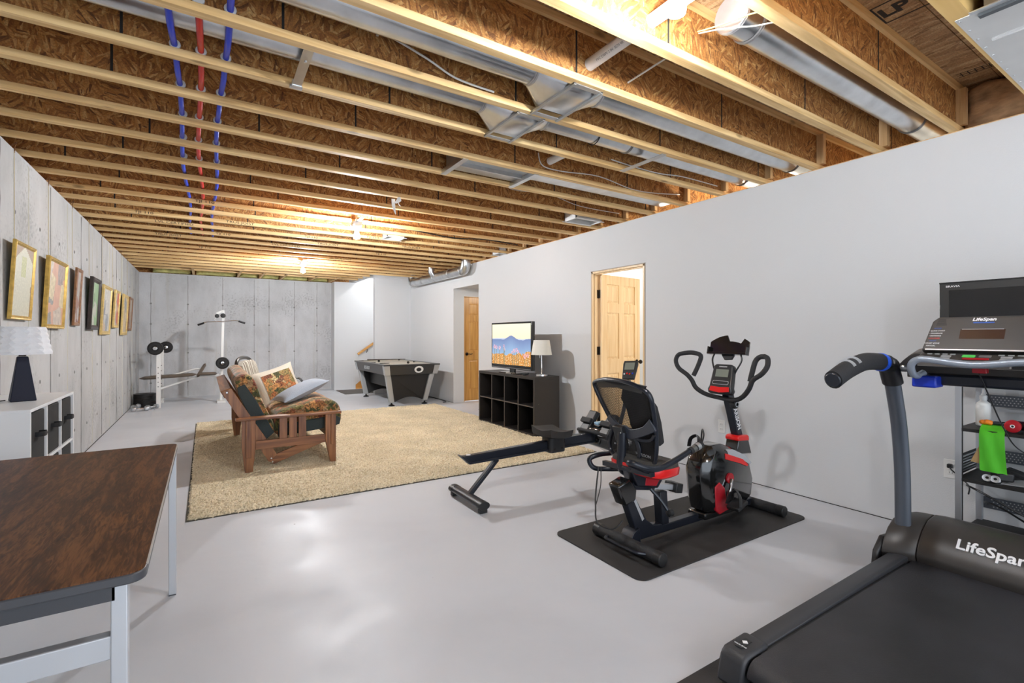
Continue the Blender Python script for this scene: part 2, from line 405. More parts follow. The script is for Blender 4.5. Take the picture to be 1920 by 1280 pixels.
# left concrete wall with form seams and tie holes
wl = struct(MB().box(XL-.22, XL, YN, YB+.2, 0, H-.006).build('wall_left', M_conc, loc=(XL, 0, 0)), 'long poured concrete wall hung with framed pictures')
k = 0
for y in np.arange(-2.3, YB, .61):
    mb = MB(); zs = np.linspace(.02, H-.03, 34); jit = rng.normal(0, .0018, 34)
    mb.tube([(XL, y+jit[i], z) for i, z in enumerate(zs)], [.003+.0022*abs(rng.normal()) for _ in zs], 6)
    mb.build('form_seam', M_seam if k % 2 else M_seaml, wl); k += 1
mb = MB()
for y in np.arange(-2.0, YB, .61):
    for z in (.32, .93, 1.53, 2.14):
        mb.lathe([(.016, .0), (.014, .004), (.006, .004), (.005, -.004)], (XL, y, z+rng.normal(0, .01)), (1, 0, 0), 8)
o = mb.build('tie_holes', M_seam, wl); o['kind'] = 'stuff'
# back concrete wall
wb = struct(MB().box(XL, 2.62, YB, YB+.22, 0, H-.006).build('wall_back', M_concb, loc=(0, YB, 0)), 'grey concrete back wall behind the weight bench')
for i, x in enumerate((-.93, -.30, .33, .94, 1.24, 1.77, 2.27)):
    zs = np.linspace(.02, H-.03, 24)
    MB().tube([(x+rng.normal(0, .0015), YB, z) for z in zs], [.003+.002*abs(rng.normal()) for _ in zs], 6).build('form_seam', M_seam, wb)
mb = MB()
for x in (-.93, -.30, .33, .94, 1.24, 1.77, 2.27):
    for z in (.32, .93, 1.53, 1.95): mb.lathe([(.018, 0), (.015, .006), (.006, .006), (.005, -.004)], (x, YB, z), (0, -1, 0), 8)
o = mb.build('tie_holes', M_seam, wb); o['kind'] = 'stuff'
# right partition with a hallway opening and a door opening
T = .115
wr = MB()
def seg(y0, y1, z0, z1): wr.box(XR, XR+T, y0, y1, z0, z1)
DW0, DW1, DWH = 7.44, 8.45, 2.19
DO0, DO1, DOH = 3.665, 4.515, 2.068
ZT = H - .008
seg(YN, DO0, 0, ZT); seg(DO0, DO1, DOH, ZT); seg(DO1, DW0, 0, ZT); seg(DW0, DW1, DWH, ZT); seg(DW1, 10.86, 0, ZT)
wr = struct(wr.build('wall_right', M_wall, loc=(XR, 0, 0), smooth=False), 'long white drywall partition')
MB().box(XR+.004, XR+T-.004, YN, 10.85, ZT, H-.001).build('top_plate', M_stud, wr)
# short return wall in front of the stairs, and stair enclosure
struct(MB().box(3.2, XR, 10.74, 10.86, 0, ZT).build('wall_stair', M_wall, loc=(3.2, 10.74, 0), smooth=False), 'white wall end hiding the stairs')
struct(MB().box(2.6, 6.0, 11.98, 12.3, 0, ZT).box(3.12, 6.0, 11.98, 12.3, ZT, 5.0).build('wall_stair_back', M_wall, loc=(2.6, 12, 0), smooth=False), 'white drywall beside the stairs')
struct(MB().box(3.12, 6.0, 10.74, 10.86, H-.006, 5.0).box(3.02, 3.12, 10.74, 12.3, H+.0, 5.0).box(3.02, 6.0, 10.74, 12.3, 5.0, 5.1).build('wall_stairwell', M_wall, loc=(3.1, 10.8, 2.6), smooth=False), 'white stairwell walls above')
# rooms beyond the openings
struct(MB().box(6.45, 6.57, YN, 8.6, 0, ZT).box(XR+T, 6.45, 5.85, 5.97, 0, ZT).box(XR+T, 6.45, .9, 1.02, 0, ZT).build('wall_far_room', M_wall, loc=(6.45, 0, 0), smooth=False), 'white walls of the room beyond the door')
hw = MB()
HD0, HD1, HDH = 4.262, 5.03, 2.055
hw.box(XR+T, HD0, DW1, DW1+.12, 0, ZT).box(HD1, 6.45, DW1, DW1+.12, 0, ZT).box(HD0, HD1, DW1, DW1+.12, HDH, ZT)
hw.box(XR+T, 6.45, DW1, DW0+.9, 2.9, 2.95)
struct(hw.build('wall_hall', M_wall, loc=(4.2, DW1, 0), smooth=False), 'white hallway wall with a pine door')
struct(MB().box(XR+T, 6.45, DW0-.02, DW1+.001, DWH+.02, DWH+.06).build('trim_1', M_wall, loc=(5, 8, DWH), smooth=False), 'hallway ceiling')
struct(MB().box(5.0, 6.45, 1.02, 5.85, H-.03, H-.008).build('trim_2', mat('white_ceiling_board', (.78, .78, .78), .7), loc=(5, 3, H), smooth=False), 'white ceiling of the room beyond the door')

# ---------------- ceiling : subfloor + engineered joists ----------------
ceil = MB()
ZS = H + JD
gaps = []
y = -2.75
while y < 12.5:                                    # boards 1.22 m deep with a fine joint
    y1 = min(y + 1.22, 12.6)
    if y1 <= 10.74: ceil.box(-1.5, 6.6, y+.002, y1-.002, ZS, ZS+.02)
    else:
        if y < 10.74: ceil.box(-1.5, 6.6, y+.002, 10.74, ZS, ZS+.02)
        ceil.box(-1.5, 3.06, max(y, 10.74)+.002, y1-.002, ZS, ZS+.02)
    y = y1
ceil.box(-1.5, 6.6, -2.75, 10.74, ZS+.021, ZS+.04).box(-1.5, 3.06, 10.74, 12.6, ZS+.021, ZS+.04)
ceil = struct(ceil.build('ceiling', M_sub, loc=(0, 0, H), smooth=False), 'open floor framing: board subfloor on engineered joists')
JY = [1.12 + .416*k - .025 for k in range(-9, 26)]  # joist centre lines
FW, FH, WT = .050, .036, .010
PEX = [(-.122, M_bluep), (-.027, M_redp), (.078, M_bluep)]
for k, jy in enumerate(JY):
    if jy > 11.6: continue
    x1 = 6.42 if jy < 10.6 else 3.06
    lvl = abs(jy - (1.12-.416-.025)) < .01
    if lvl:
        j = MB().box(-1.30, x1, jy-.022, jy+.045, H, H+JD).build('joist', M_lvl, ceil, smooth=False); continue
    # bottom flange is the joist's own mesh; web panels and top flange hang on it
    dz = rng.normal(0, .0012)
    j = MB().box(-1.30, x1, jy-FW/2, jy+FW/2, H, H+FH).build('joist', M_flange, ceil, bev=.002 if 1 < jy < 6 else 0, smooth=False)
    MB().box(-1.30, x1, jy-FW/2, jy+FW/2, ZS-FH, ZS-.0005).build('top_flange', M_flange, j, smooth=False)
    xs = [-1.30]; x = -1.30 + rng.uniform(.3, 1.1)
    while x < x1 - .3: xs.append(x); x += 1.22
    xs.append(x1)
    for a, b_ in zip(xs[:-1], xs[1:]):
        MB().box(a+.0035, b_-.0035, jy-WT/2, jy+WT/2, H+FH-.004, ZS-FH+.004).build('web_panel', M_web, j, smooth=False)
    for b_ in xs[1:-1]: MB().box(b_-.0055, b_+.0055, jy-WT/2-.0008, jy+WT/2+.0008, H+FH-.001, ZS-FH+.001).build('web_joint', M_dark, j, smooth=False)
    if jy < 10.6:
        MB().box(XR+.012, XR+.052, jy-.055, jy-WT/2-.001, H+FH, ZS-FH).box(XR+.012, XR+.052, jy+WT/2+.001, jy+.055, H+FH, ZS-FH).build('squash_block', M_stud, j, smooth=False)
# printed stamps on the farther joists' bottom edges
for yk, txts in ((13, [(.0, 'TJI 110'), (1.6, 'TJI 110')]), (15, [(-.55, 'TJI 110'), (.35, 'TRUS JOIST'), (1.9, 'TJI 110')]), (16, [(-.3, 'LVL CERTIFIED'), (1.2, 'TJI 110'), (2.6, 'TRUS JOIST')]), (17, [(.2, 'TJI 110'), (1.5, 'TRUS JOIST')]),
                 (18, [(-.4, 'TRUS JOIST'), (1.0, 'LVL CERTIFIED'), (2.4, 'TJI 110')]), (20, [(.0, 'TJI 110'), (2.0, 'TRUS JOIST')])):
    yj = 1.12 + .416*(yk-2) - .025
    for x, s_ in txts:
        text('printed_stamp', s_, .036, (x, yj-FW/2-.0008, H+FH/2), (1, 0, 0), (0, 0, 1), M_ink, ceil, sx=1.6)
# rim boards over the walls
RIM = struct(MB().box(XL-.22, XL-.19, YN, 12.4, H, ZS).box(XL-.2, 3.06, YB+.12, YB+.15, H, ZS).box(6.44, 6.46, YN, 10.8, H, ZS).build('trim_3', M_web, loc=(XL, 0, H), smooth=False), 'rim boards above the foundation walls')
MB().box(XL-.2, XL-.03, YN, YB, H-.006, H-.001).build('sill_plate', M_stud, RIM, smooth=False)
for x in (-.2, .62, 1.05, 1.48, 2.1, 2.55):        # short blocks and insulation above the back wall
    MB().box(x-.02, x+.02, 11.14, YB+.1, H+.002, ZS-.01).build('blocking', M_flange, RIM, smooth=False)
for a, b_ in ((-.9, -.25), (-.15, .58), (.66, 1.02), (1.09, 1.44), (1.52, 2.06), (2.14, 2.52)):
    mb = MB(); cushion_mesh(mb, Matrix.Translation(((a+b_)/2, YB+.02, H+.15)) @ Matrix.Rotation(PI/2, 4, 'X'), b_-a, .29, .22, 12, 0, 4)
    mb.build('insulation_batt', M_batty, RIM)
# brown batt between joists above the right wall, nearest bay
def lumpy(name, x0, x1, y0, y1, z0, z1, mt, parent, amp=.02, n=18):
    mb = MB()
    cushion_mesh(mb, Matrix.Translation(((x0+x1)/2, (y0+y1)/2, (z0+z1)/2)) @ Matrix.Rotation(PI/2, 4, 'Y'), z1-z0, y1-y0, x1-x0, n, 0, 6)
    for v in mb.bm.verts:
        nv = mnoise.noise_vector(v.co*9); v.co += nv*amp
    return mb.build(name, mt, parent)
lumpy('insulation_batt', XR+.06, XR+.24, .74, 1.07, H+.004, ZS-.01, M_batt, wr, .018, 26)
lumpy('insulation_batt', XR+.06, XR+.24, .33, .66, H+.004, ZS-.01, M_batt, wr, .018, 16)
# baseboard-like dark joint where walls meet the floor
struct(MB().box(XR-.004, XR, YN, DO0, 0, .005).box(XR-.004, XR, DO1, DW0, 0, .005).box(XR-.004, XR, DW1, 10.74, 0, .005).build('baseboard_right', M_dark, loc=(XR, 0, 0), smooth=False), 'dark joint at the foot of the white wall')
struct(MB().box(XL, XL+.006, YN, YB, 0, .004).build('baseboard_left', M_dark, loc=(XL, 0, 0), smooth=False), 'dark joint at the foot of the concrete wall')
# subfloor maker's stamp in the nearest bay
st = (2.86, .97, ZS-.0015)
text('printed_stamp', 'LP', .12, (2.86, 1.0, ZS-.0012), (0, -1, 0), (-1, 0, 0), M_ink, ceil, bold=.004)
mb = MB()
for x in (2.77, 2.955): mb.box(x-.004, x+.004, .76, 1.07, ZS-.0015, ZS-.0002)
mb.box(2.77, 2.955, 1.062, 1.07, ZS-.0015, ZS-.0002)
for i in range(4):
    for jn in range(3): mb.box(2.79+.04*i, 2.82+.04*i, .865-.025*jn, .883-.025*jn, ZS-.0015, ZS-.0002)
mb.build('printed_frame', M_ink, ceil, smooth=False)
mb = MB()
for i in range(9):
    mb.box(3.90, 3.96, .77+.032*i, .775+.032*i, ZS-.0015, ZS-.0002)
mb.box(3.9, 3.903, .76, 1.05, ZS-.0015, ZS-.0002).box(3.958, 3.961, .76, 1.05, ZS-.0015, ZS-.0002).box(3.93, 3.933, .76, 1.05, ZS-.0015, ZS-.0002)
mb.build('printed_frame', M_ink, ceil, smooth=False)

# ---------------- doors ----------------
def panel_door(parent, org, u, w, h, th, mt, nrm):
    """six-panel door slab as rails/stiles + recessed fields, built in a local frame then moved"""
    mb = MB(); st = .11; mid = .1; pw = (w - 2*st - mid)/2
    rows = [(.22, .80), (.98, 1.56), (1.68, h-.115)]
    # slab is 0..w (x), 0..th (y), 0..h (z)
    mb.box(0, w, .012, th-.012, 0, h)
    for f0, f1 in ((0, .0125), (th-.0125, th)):
        mb.box(0, st, f0, f1, 0, h).box(w-st, w, f0, f1, 0, h)
        zs = [0] + [z for r in rows for z in r] + [h]
        for a, b_ in ((0, rows[0][0]), (rows[0][1], rows[1][0]), (rows[1][1], rows[2][0]), (rows[2][1], h)): mb.box(st, w-st, f0, f1, a, b_)
        for r in rows: mb.box(st+pw, st+pw+mid, f0, f1, r[0], r[1])
    u = Vector(u).normalized(); n = Vector(nrm).normalized()
    M = Matrix(((u.x, n.x, 0, org[0]), (u.y, n.y, 0, org[1]), (0, 0, 1, org[2]), (0, 0, 0, 1)))
    mb.xf(M); slab = mb.build('slab', mt, parent, smooth=False, bev=.0015)
    for f0, f1 in ((.004, .014), (th-.014, th-.004)):
        for r in rows:
            for x0 in (st, st+pw+mid):
                q = MB(); a, b_, c, d = x0+.012, x0+pw-.012, r[0]+.012, r[1]-.012
                g = .022; o0, o1 = (f1, f0) if f0 < .01 else (f0, f1)
                A = [(a, o0, c), (b_, o0, c), (b_, o0, d), (a, o0, d)]; B = [(a+g, o1, c+g), (b_-g, o1, c+g), (b_-g, o1, d-g), (a+g, o1, d-g)]
                q.loft([A, B]); q.xf(M); q.build('raised_panel', mt, slab, smooth=False)
    return M
M_bronze = mat('oil_rubbed_bronze', (.018, .014, .012), .35, .7)
# hallway door (closed, stained pine)
d2 = struct(bpy.data.objects.new('door_2', None), 'closed amber pine six panel door in the hallway'); COL.objects.link(d2); d2.location = (HD0, DW1, 0); LOC['door_2'] = (HD0, DW1, 0)
panel_door(d2, (HD0+.014, DW1+.05, .012), (1, 0, 0), HD1-HD0-.02, HDH-.02, .04, M_pined, (0, 1, 0))
MB().box(HD0, HD0+.012, DW1+.0, DW1+.12, 0, HDH).box(HD0, HD1, DW1+.0, DW1+.12, HDH-.01, HDH).build('jamb', M_pined, d2, smooth=False)
kx = HD0 + .085
MB().lathe([(.032, 0), (.032, -.006), (.012, -.012), (.011, -.045)], (kx, DW1+.05, .93), (0, 1, 0), 20).tube([(kx, DW1, .93), (kx+.03, DW1-.003, .932), (kx+.06, DW1-.003, .925), (kx+.1, DW1, .935)], .008, 8).build('door_handle', M_bronze, d2)
# open door in the near opening (pale pine)
d1 = struct(bpy.data.objects.new('door_1', None), 'pale pine six panel door standing open into the next room'); COL.objects.link(d1); d1.location = (XR, DO1, 0); LOC['door_1'] = (XR, DO1, 0)
mb = MB()
mb.box(XR-.006, XR+T+.006, DO1-.022, DO1, 0, DOH).box(XR-.006, XR+T+.006, DO0, DO0+.02, 0, DOH).box(XR-.006, XR+T+.006, DO0, DO1, DOH-.022, DOH)
mb.box(XR+.02, XR+.055, DO1-.034, DO1-.022, 0, DOH-.02).box(XR+.02, XR+.055, DO0, DO1, DOH-.034, DOH-.022)
mb.build('jamb', M_pine, d1, bev=.001, smooth=False)
MB().box(XR-.003, XR+.001, DO1, DO1+.012, 0, DOH+.01).box(XR-.003, XR+.001, DO0-.012, DO1+.012, DOH, DOH+.01).box(XR-.003, XR+.001, DO0-.012, DO0, 0, DOH+.01).build('rough_edge', mat('raw_board_edge', (.42, .36, .30), .9), d1, smooth=False)
ang = math.radians(8)
hx, hy = XR+.085, DO1-.04
u = (math.cos(ang), math.sin(ang), 0); n = (math.sin(ang)*1, -math.cos(ang), 0)
DM = panel_door(d1, (hx, hy, .012), u, .80, 2.03, .036, M_pine, n)
for z in (.28, 1.10, 1.80):
    MB().box(XR+.058, XR+.095, DO1-.045, DO1-.018, z-.05, z+.05).cyl((XR+.082, DO1-.05, z-.05), (XR+.082, DO1-.05, z+.05), .008).build('hinge', M_bronze, d1, smooth=False)
mb = MB().lathe([(.03, 0), (.03, .006), (.012, .012), (.011, .04), (.026, .05), (.028, .065), (.018, .078)], (.73, .036, .93), (0, 1, 0), 20)
mb.lathe([(.03, 0), (.03, .006), (.012, .012), (.011, .04), (.026, .05), (.028, .065), (.018, .078)], (.73, 0, .93), (0, -1, 0), 20)
mb.xf(DM); mb.build('door_handle', M_bronze, d1)

# ---------------- stairs ----------------
st = struct(bpy.data.objects.new('trim_4', None), 'carpeted stairs going up behind the white wall'); COL.objects.link(st); st.location = (3.3, 11.4, 0); LOC['trim_4'] = (3.3, 11.4, 0)
M_tread = mat('beige_carpet', (.42, .36, .28), .95, bump=.5, bscale=200)
for i in range(9):
    MB().box(3.36+.26*i, 3.36+.26*(i+1)+.02, 10.88, 11.95, 0 if i < 1 else .19*i-.02, .19*(i+1)).build('step', M_tread, st, bev=.012, smooth=False)
MB().prism([(3.10, .0), (3.10, .10), (3.34, .30), (5.6, 2.0), (5.6, 1.7), (3.4, .0)], 'y', 11.955, 11.978).build('skirt_board', wood('orange_skirt', (.55, .22, .04), (.72, .34, .08), 0, .8, .4, knots=False), st, smooth=False)
MB().bar((3.13, 11.91, .84), (5.2, 11.91, 2.26), .04, .055).build('handrail', wood('orange_handrail', (.52, .24, .06), (.74, .42, .14), 0, .8, .35, knots=False), st, bev=.008)
MB().tube([(3.36, 11.91, .97), (3.36, 11.93, .90), (3.36, 11.978, .88)], .008, 8).build('rail_bracket', M_bronze, st)

# outlets
for (yy, zz, lab) in ((2.735, .445, 'white double outlet on the white wall behind the exercise bike'), (1.107, .43, 'white double outlet with a black plug beside the shelf rack')):
    t = thing('wall_outlet', lab, 'outlet', (XR, yy, zz))
    MB().box(XR-.006, XR-.0005, yy-.036, yy+.036, zz-.06, zz+.06).build('cover_plate', M_plate, t, bev=.003)
    for dz in (-.022, .022):
        f = MB().box(XR-.008, XR-.005, yy-.017, yy+.017, zz+dz-.014, zz+dz+.014).build('receptacle', M_plate, t, bev=.002)
        MB().box(XR-.0088, XR-.0075, yy-.008, yy-.006, zz+dz-.006, zz+dz+.006).box(XR-.0088, XR-.0075, yy+.006, yy+.008, zz+dz-.006, zz+dz+.006).build('slot', M_dark, f, smooth=False)
# ---------------- ceiling services ----------------
# bare bulbs on porcelain holders
M_bulb1 = mat('lit_bulb', (.93, .96, 1), .3, emit=900); M_bulb = mat('lit_bulb_far', (.93, .96, 1), .3, emit=1850)
M_porc = mat('porcelain', (.85, .84, .80), .3)
for i, (x, y, z, lab) in enumerate(((1.50, 1.205, H+.02, 'lit bare bulb nearest the camera, beside the white drain pipe'), (1.435, 5.50, H-.10, 'lit bare bulb hanging below the joists in the middle of the ceiling'), (1.42, 8.92, H-.10, 'lit bare bulb farthest away, near the back wall'))):
    t = thing('bare_bulb_light', lab, 'lamp', (x, y, z), 'bare bulb ceiling lights')
    MB().lathe([(.032, -.112), (.034, -.1), (.031, -.075), (.02, -.045), (.014, -.03)], (x, y, z), n=20).sphere((x, y, z-.088), .0338, 20).build('bulb', M_bulb if i else M_bulb1, t)
    MB().lathe([(.016, -.036), (.02, -.012), (.045, -.002), (.055, .022), (.055, .03)], (x, y, z), n=24).build('lampholder', M_porc, t)
    b = MB().box(x-.05, x+.05, y-.05, y+.05, z+.03, z+.07).cyl((x, y, z+.06), (x, y, ZS-.001), .008)
    b.box(x-.02, x+.02, y-.22, y+.22, z+.07, z+.078); b.build('junction_box', M_galvd, t, bev=.003, smooth=False)

def duct_run(name, label, y, segs, zc, r, boxes=(), group='round heating ducts between the joists', hang=()):
    t = thing(name, label, 'duct', (segs[0][0], y, zc), group)
    for a, b in segs:
        prof = [(r, 0)]
        mb = MB().cyl((a, y, zc), (b, y, zc), r, n=28)
        mb.build('pipe', M_galv, t)
        for e in (a, b):
            MB().lathe([(r+.001, -.012), (r+.006, -.006), (r+.002, 0), (r+.006, .006), (r+.001, .012)], (e, y, zc), (1, 0, 0), 28).build('crimped_joint', M_galvd, t)
    for a, b in boxes:       # register boot: round to rectangular transition above the gap
        w = min(.165, r*1.9)
        def circ(x, rr): return [(x, y+rr*math.cos(2*PI*i/24+PI/24), zc+rr*math.sin(2*PI*i/24+PI/24)) for i in range(24)]
        def sq(x, hw, z0, z1):
            out = []
            for i in range(24):
                a_ = 2*PI*i/24+PI/24; c, s = math.cos(a_), math.sin(a_); k = 1/max(abs(c), abs(s))
                out.append((x, y+hw*c*k, (z0+z1)/2+(z1-z0)/2*s*k))
            return out
        m = (a+b)/2
        MB().loft([circ(a, r), sq(m-.09, .155, H-.004, H+.17), sq(m+.09, .155, H-.004, H+.17), circ(b, r)]).build('boot', M_galv, t)
        MB().box(m-.10, m-.085, y-.20, y+.20, H-.012, H+.004).box(m+.085, m+.10, y-.20, y+.20, H-.012, H+.004).box(m-.10, m+.10, y-.20, y-.17, H-.006, H-.001).box(m-.10, m+.10, y+.17, y+.20, H-.006, H-.001).build('flange_strip', M_galvd, t, smooth=False)
    for x in hang:
        MB().bar((x, y-.205, H-.004), (x, y+.205, H-.004), .045, .006).box(x-.022, x+.022, y-.21, y-.2, H-.006, H+.03).box(x-.022, x+.022, y+.2, y+.21, H-.006, H+.03).build('hanger_strap', M_galvd, t, smooth=False)
    return t
JYc = lambda k: 1.12 + .416*k - .025          # joist centre; bay k lies between k and k+1
bay = lambda k: JYc(k) + .208
duct_run('round_duct', 'large shiny round duct with a boot and angled straps, third bay overhead', bay(2)-.01, [(-1.2, 1.47), (1.93, 4.05), (4.05, 5.6)], H+.127, .084, boxes=[(1.47, 1.93)])
duct_run('round_duct', 'round duct with a black tie around it, one bay beyond the large shiny duct', bay(3), [(-1.2, 1.40), (1.86, 2.62), (2.62, 4.05), (4.05, 5.6)], H+.120, .075, boxes=[(1.40, 1.86)], hang=(2.78,))
duct_run('round_duct', 'pale round duct nearest the camera, running to the top of the white wall', bay(0), [(2.0, 2.13), (2.13, 4.0), (4.0, 5.6)], H+.142, .080)
MB_ = MB().tube([(2.3+.0*i, bay(3)+.075*math.cos(a), H+.118+.082*math.sin(a)) for i, a in enumerate(np.linspace(-PI, 0, 14))], .004, 6)
o = tag(MB_.build('cable_tie', M_cablek, loc=(2.3, bay(3), H)), 'black tie hanging around the second round duct', 'cable tie')
# flat rectangular boot with straps further back (bay 5)
yb_ = bay(5)
t = thing('flat_duct', 'flat grey duct with two straps in the bay above the rug', 'duct', (1.9, yb_, H+.1))
MB().box(1.62, 2.35, yb_-.15, yb_+.15, H+.03, H+.17).build('duct_body', M_galvd, t, bev=.006, smooth=False)
MB().box(2.35, 4.05, yb_-.08, yb_+.08, H+.05, H+.13).build('duct_branch', M_galv, t, bev=.01, smooth=False)
for x in (1.62, 2.26): MB().box(x-.022, x+.022, yb_-.20, yb_+.20, H-.006, H+.028).build('hanger_strap', M_galv, t, smooth=False)
MB().box(1.66, 2.22, yb_-.04, yb_-.03, H+.0, H+.03).build('rib', M_galv, t, smooth=False)
# hanging bracket
t = thing('duct_bracket', 'single shiny metal strap bracket hooked between joists left of the ducts', 'bracket', (.40, 2.5, H))
MB().bar((.41, bay(3)-.19, H+.03), (.40, bay(3)+.15, H-.012), .045, .003).box(.378, .423, bay(3)+.145, bay(3)+.17, H-.016, H+.012).box(.37, .43, bay(3)+.165, bay(3)+.19, H-.016, H-.004).build('strap', M_galv, t, smooth=False)
MB().cyl((.405, 2.47, H+.004), (.405, 2.47, H-.004), .006).build('screw', M_galvd, t)
# register boots
for (x, y, lab, dx) in ((3.62, bay(7)-.02, 'pale rectangular register boot close to the white wall', .19), (2.12, bay(12)-.02, 'small rectangular register boot beside the middle bulb', .12), (3.95, bay(12)+.3, 'small duct take-off at the top of the white wall', .07)):
    t = thing('register_boot', lab, 'duct', (x, y, H), 'open register boots in the ceiling')
    w = .10
    mb = MB()
    for a in ((x-dx, x-dx+.012, y-w, y+w), (x+dx-.012, x+dx, y-w, y+w), (x-dx, x+dx, y-w, y-w+.012), (x-dx, x+dx, y+w-.012, y+w)): mb.box(a[0], a[1], a[2], a[3], H-.012, H+.12)
    mb.build('boot_wall', M_sheet, t, smooth=False)
    MB().box(x-dx+.012, x+dx-.012, y-w+.012, y+w-.012, H+.1, H+.12).build('boot_top', M_galvd, t, smooth=False)
    MB().box(x-dx-.02, x+dx+.02, y-w-.02, y-w+.001, H-.014, H-.010).box(x-dx-.02, x+dx+.02, y+w-.001, y+w+.02, H-.014, H-.010).build('flange', M_sheet, t, smooth=False)
# exposed round duct along the far end of the right wall
t = thing('elbow_duct', 'exposed round duct with elbows running along the far end of the white wall', 'duct', (3.9, 8, 2.48))
xd, zd, rd = 3.90, 2.455, .085
def elbow(y, s, name='elbow', dx=0):
    pts = [(xd+dx, y, zd)] + [(xd+dx, y+s*.11*math.sin(a), zd+.11*(1-math.cos(a))) for a in np.linspace(.3, PI/2, 5)] + [(xd+dx, y+s*.11, zd+.32)]
    MB().tube(pts, rd+.002, 24).build(name, M_galv, t)
MB().cyl((xd, 7.78, zd), (xd, 10.2, zd), rd, n=28).build('pipe', M_galv, t)
elbow(7.78, -1); elbow(10.2, 1)
MB().tube([(xd-.06, 8.95, zd+.02), (xd-.11, 8.95, zd+.09), (xd-.11, 8.95, zd+.3)], .06, 20).build('branch_elbow', M_galv, t)
for y in (7.80, 8.3, 8.99, 9.6, 10.18): MB().lathe([(rd, -.012), (rd+.006, 0), (rd, .012)], (xd, y, zd), (0, 1, 0), 28).build('joint_band', M_galvd, t)
# white drain pipe crossing the joists
t = tag(MB().cyl((1.70, .95, H+.115), (1.70, 2.0, H+.115), .031, n=24).build('drain_pipe', M_pvc, loc=(1.7, .95, H+.1)), 'white plastic drain pipe passing through the joists by the nearest bulb', 'pipe')
text('pipe_print', 'PVC DWV 2 IN  SCH 40', .018, (1.70-.0312*.72, 1.75, H+.115-.0312*.7), (0, -1, 0), (-.7, 0, .7), mat('grey_print', (.35, .35, .36), .6), t)
tag(MB().cyl((2.34, 2.90, H+.10), (2.34, 3.12, H+.10), .03, n=20).build('drain_pipe', M_pvc, loc=(2.34, 2.9, H+.1)), 'short stub of white pipe beyond the second round duct', 'pipe')
# water lines
labs = ['left blue water line threading through the joists', 'red water line threading through the joists', 'right blue water line threading through the joists']
for i, (x, m) in enumerate(PEX):
    pts = []
    y = 1.98 if i == 2 else 2.42
    while y < 7.6: pts.append((x + .012*math.sin(y*2.4+i) - .004*(y-2.4)*(0 if i else 1), y, H+.041 + (.014*math.cos((y-JYc(3))/.416*2*PI)))); y += .104
    o = tag(MB().tube(pts, .0135, 10).build('water_line', m, loc=(x, 2.4, H+.12)), labs[i], 'pipe', 'plastic water lines')
    mb = MB()
    for k in range(3, 9): mb.lathe([(.022, -.012), (.024, -.006), (.017, -.004), (.017, .004)], (x+.012*math.sin((JYc(k+0))*2.4+i), JYc(k)-.006, H+.056), (0, 1, 0), 14)
    mb.build('sleeve', M_pvc, o)
for j, (m, dy, lab) in enumerate(((M_bluep, 0, 'thick bright blue line in the bay of the large duct'), (M_redp, .036, 'short red line beside the thick blue line'))):
    pts = smooth_path([(.0, 2.285, H+.135+dy), (.33, 2.28, H+.15+dy), (.58, 2.28, H+.165+dy), (.85, 2.275, H+.195+dy)], 6)
    tag(MB().tube(pts, .0155, 10).build('water_line', m, loc=(.3, 2.28, H+.15)), lab, 'pipe')
# cables
def cable(name, pts, r, m, lab, k=5, flat=None):
    return tag(MB().tube(smooth_path(pts, k), r, 8, ry=flat).build(name, m, loc=tuple(pts[0])), lab, 'cable')
yc = JYc(3)-.03
o = cable('cable', [(-.3, yc, H+.14), (.12, yc, H+.17), (.45, yc-.004, H+.19), (.72, yc, H+.165), (.95, yc, H+.11), (1.12, yc, H+.055), (1.35, yc, H+.045)], .0055, M_cable, 'white cable sagging along the joist web below the large duct')
MB().box(.70, .712, yc-.006, yc+.02, H+.15, H+.18).build('staple', M_cable, o, smooth=False)
cable('cable', [(1.98, 1.46, H+.13), (1.93, 1.30, H+.05), (1.98, 1.18, H+.015), (2.05, 1.10, H+.02)], .007, M_cable, 'loose white cable end hanging beside the nearest bulb', flat=.003)
cable('cable', [(1.97, 1.46, H+.135), (1.93, 1.32, H+.075), (1.94, 1.18, H+.05), (1.98, 1.10, H+.045)], .005, M_cabley, 'loose yellow cable beside the white cable end', flat=.003)
cable('cable', [(1.98, 1.92, H+.10), (2.0, 1.75, H+.12), (2.02, 1.56, H+.14)], .005, M_cable, 'short white cable crossing the shadowed bay')
yc = JYc(4)-.008-.006
cable('cable', [(2.65, yc, H+.06), (2.9, yc, H+.0+.05), (3.2, yc, H+.05), (3.5, yc, H+.075), (3.98, yc, H+.075)], .0045, M_cable, 'thin pale cable below the second round duct')
yc = JYc(5)-.014
cable('cable', [(2.25, yc-.01, H+.16), (2.3, yc, H+.07), (2.5, yc, H+.06), (2.9, yc, H+.09), (3.3, yc, H+.045), (3.6, yc, H+.055), (3.98, yc, H+.10)], .0045, M_cable, 'pale cable curling near the white pipe stub')
yc = JYc(7)-.014
cable('cable', [(2.45, yc, H+.18), (2.55, yc, H+.13), (3.0, yc, H+.15), (3.4, yc, H+.09), (3.98, yc, H+.09)], .004, M_cable, 'thin pale cable leading to the pale register boot')
cable('cable', [(1.9, JYc(12)-.02, H+.12), (2.4, JYc(12)-.02, H+.08), (2.9, JYc(12)-.02, H+.05), (3.4, JYc(12)-.02, H+.08), (3.95, JYc(12)-.02, H+.06)], .007, M_cablek, 'black cable sagging beside the small register boot')
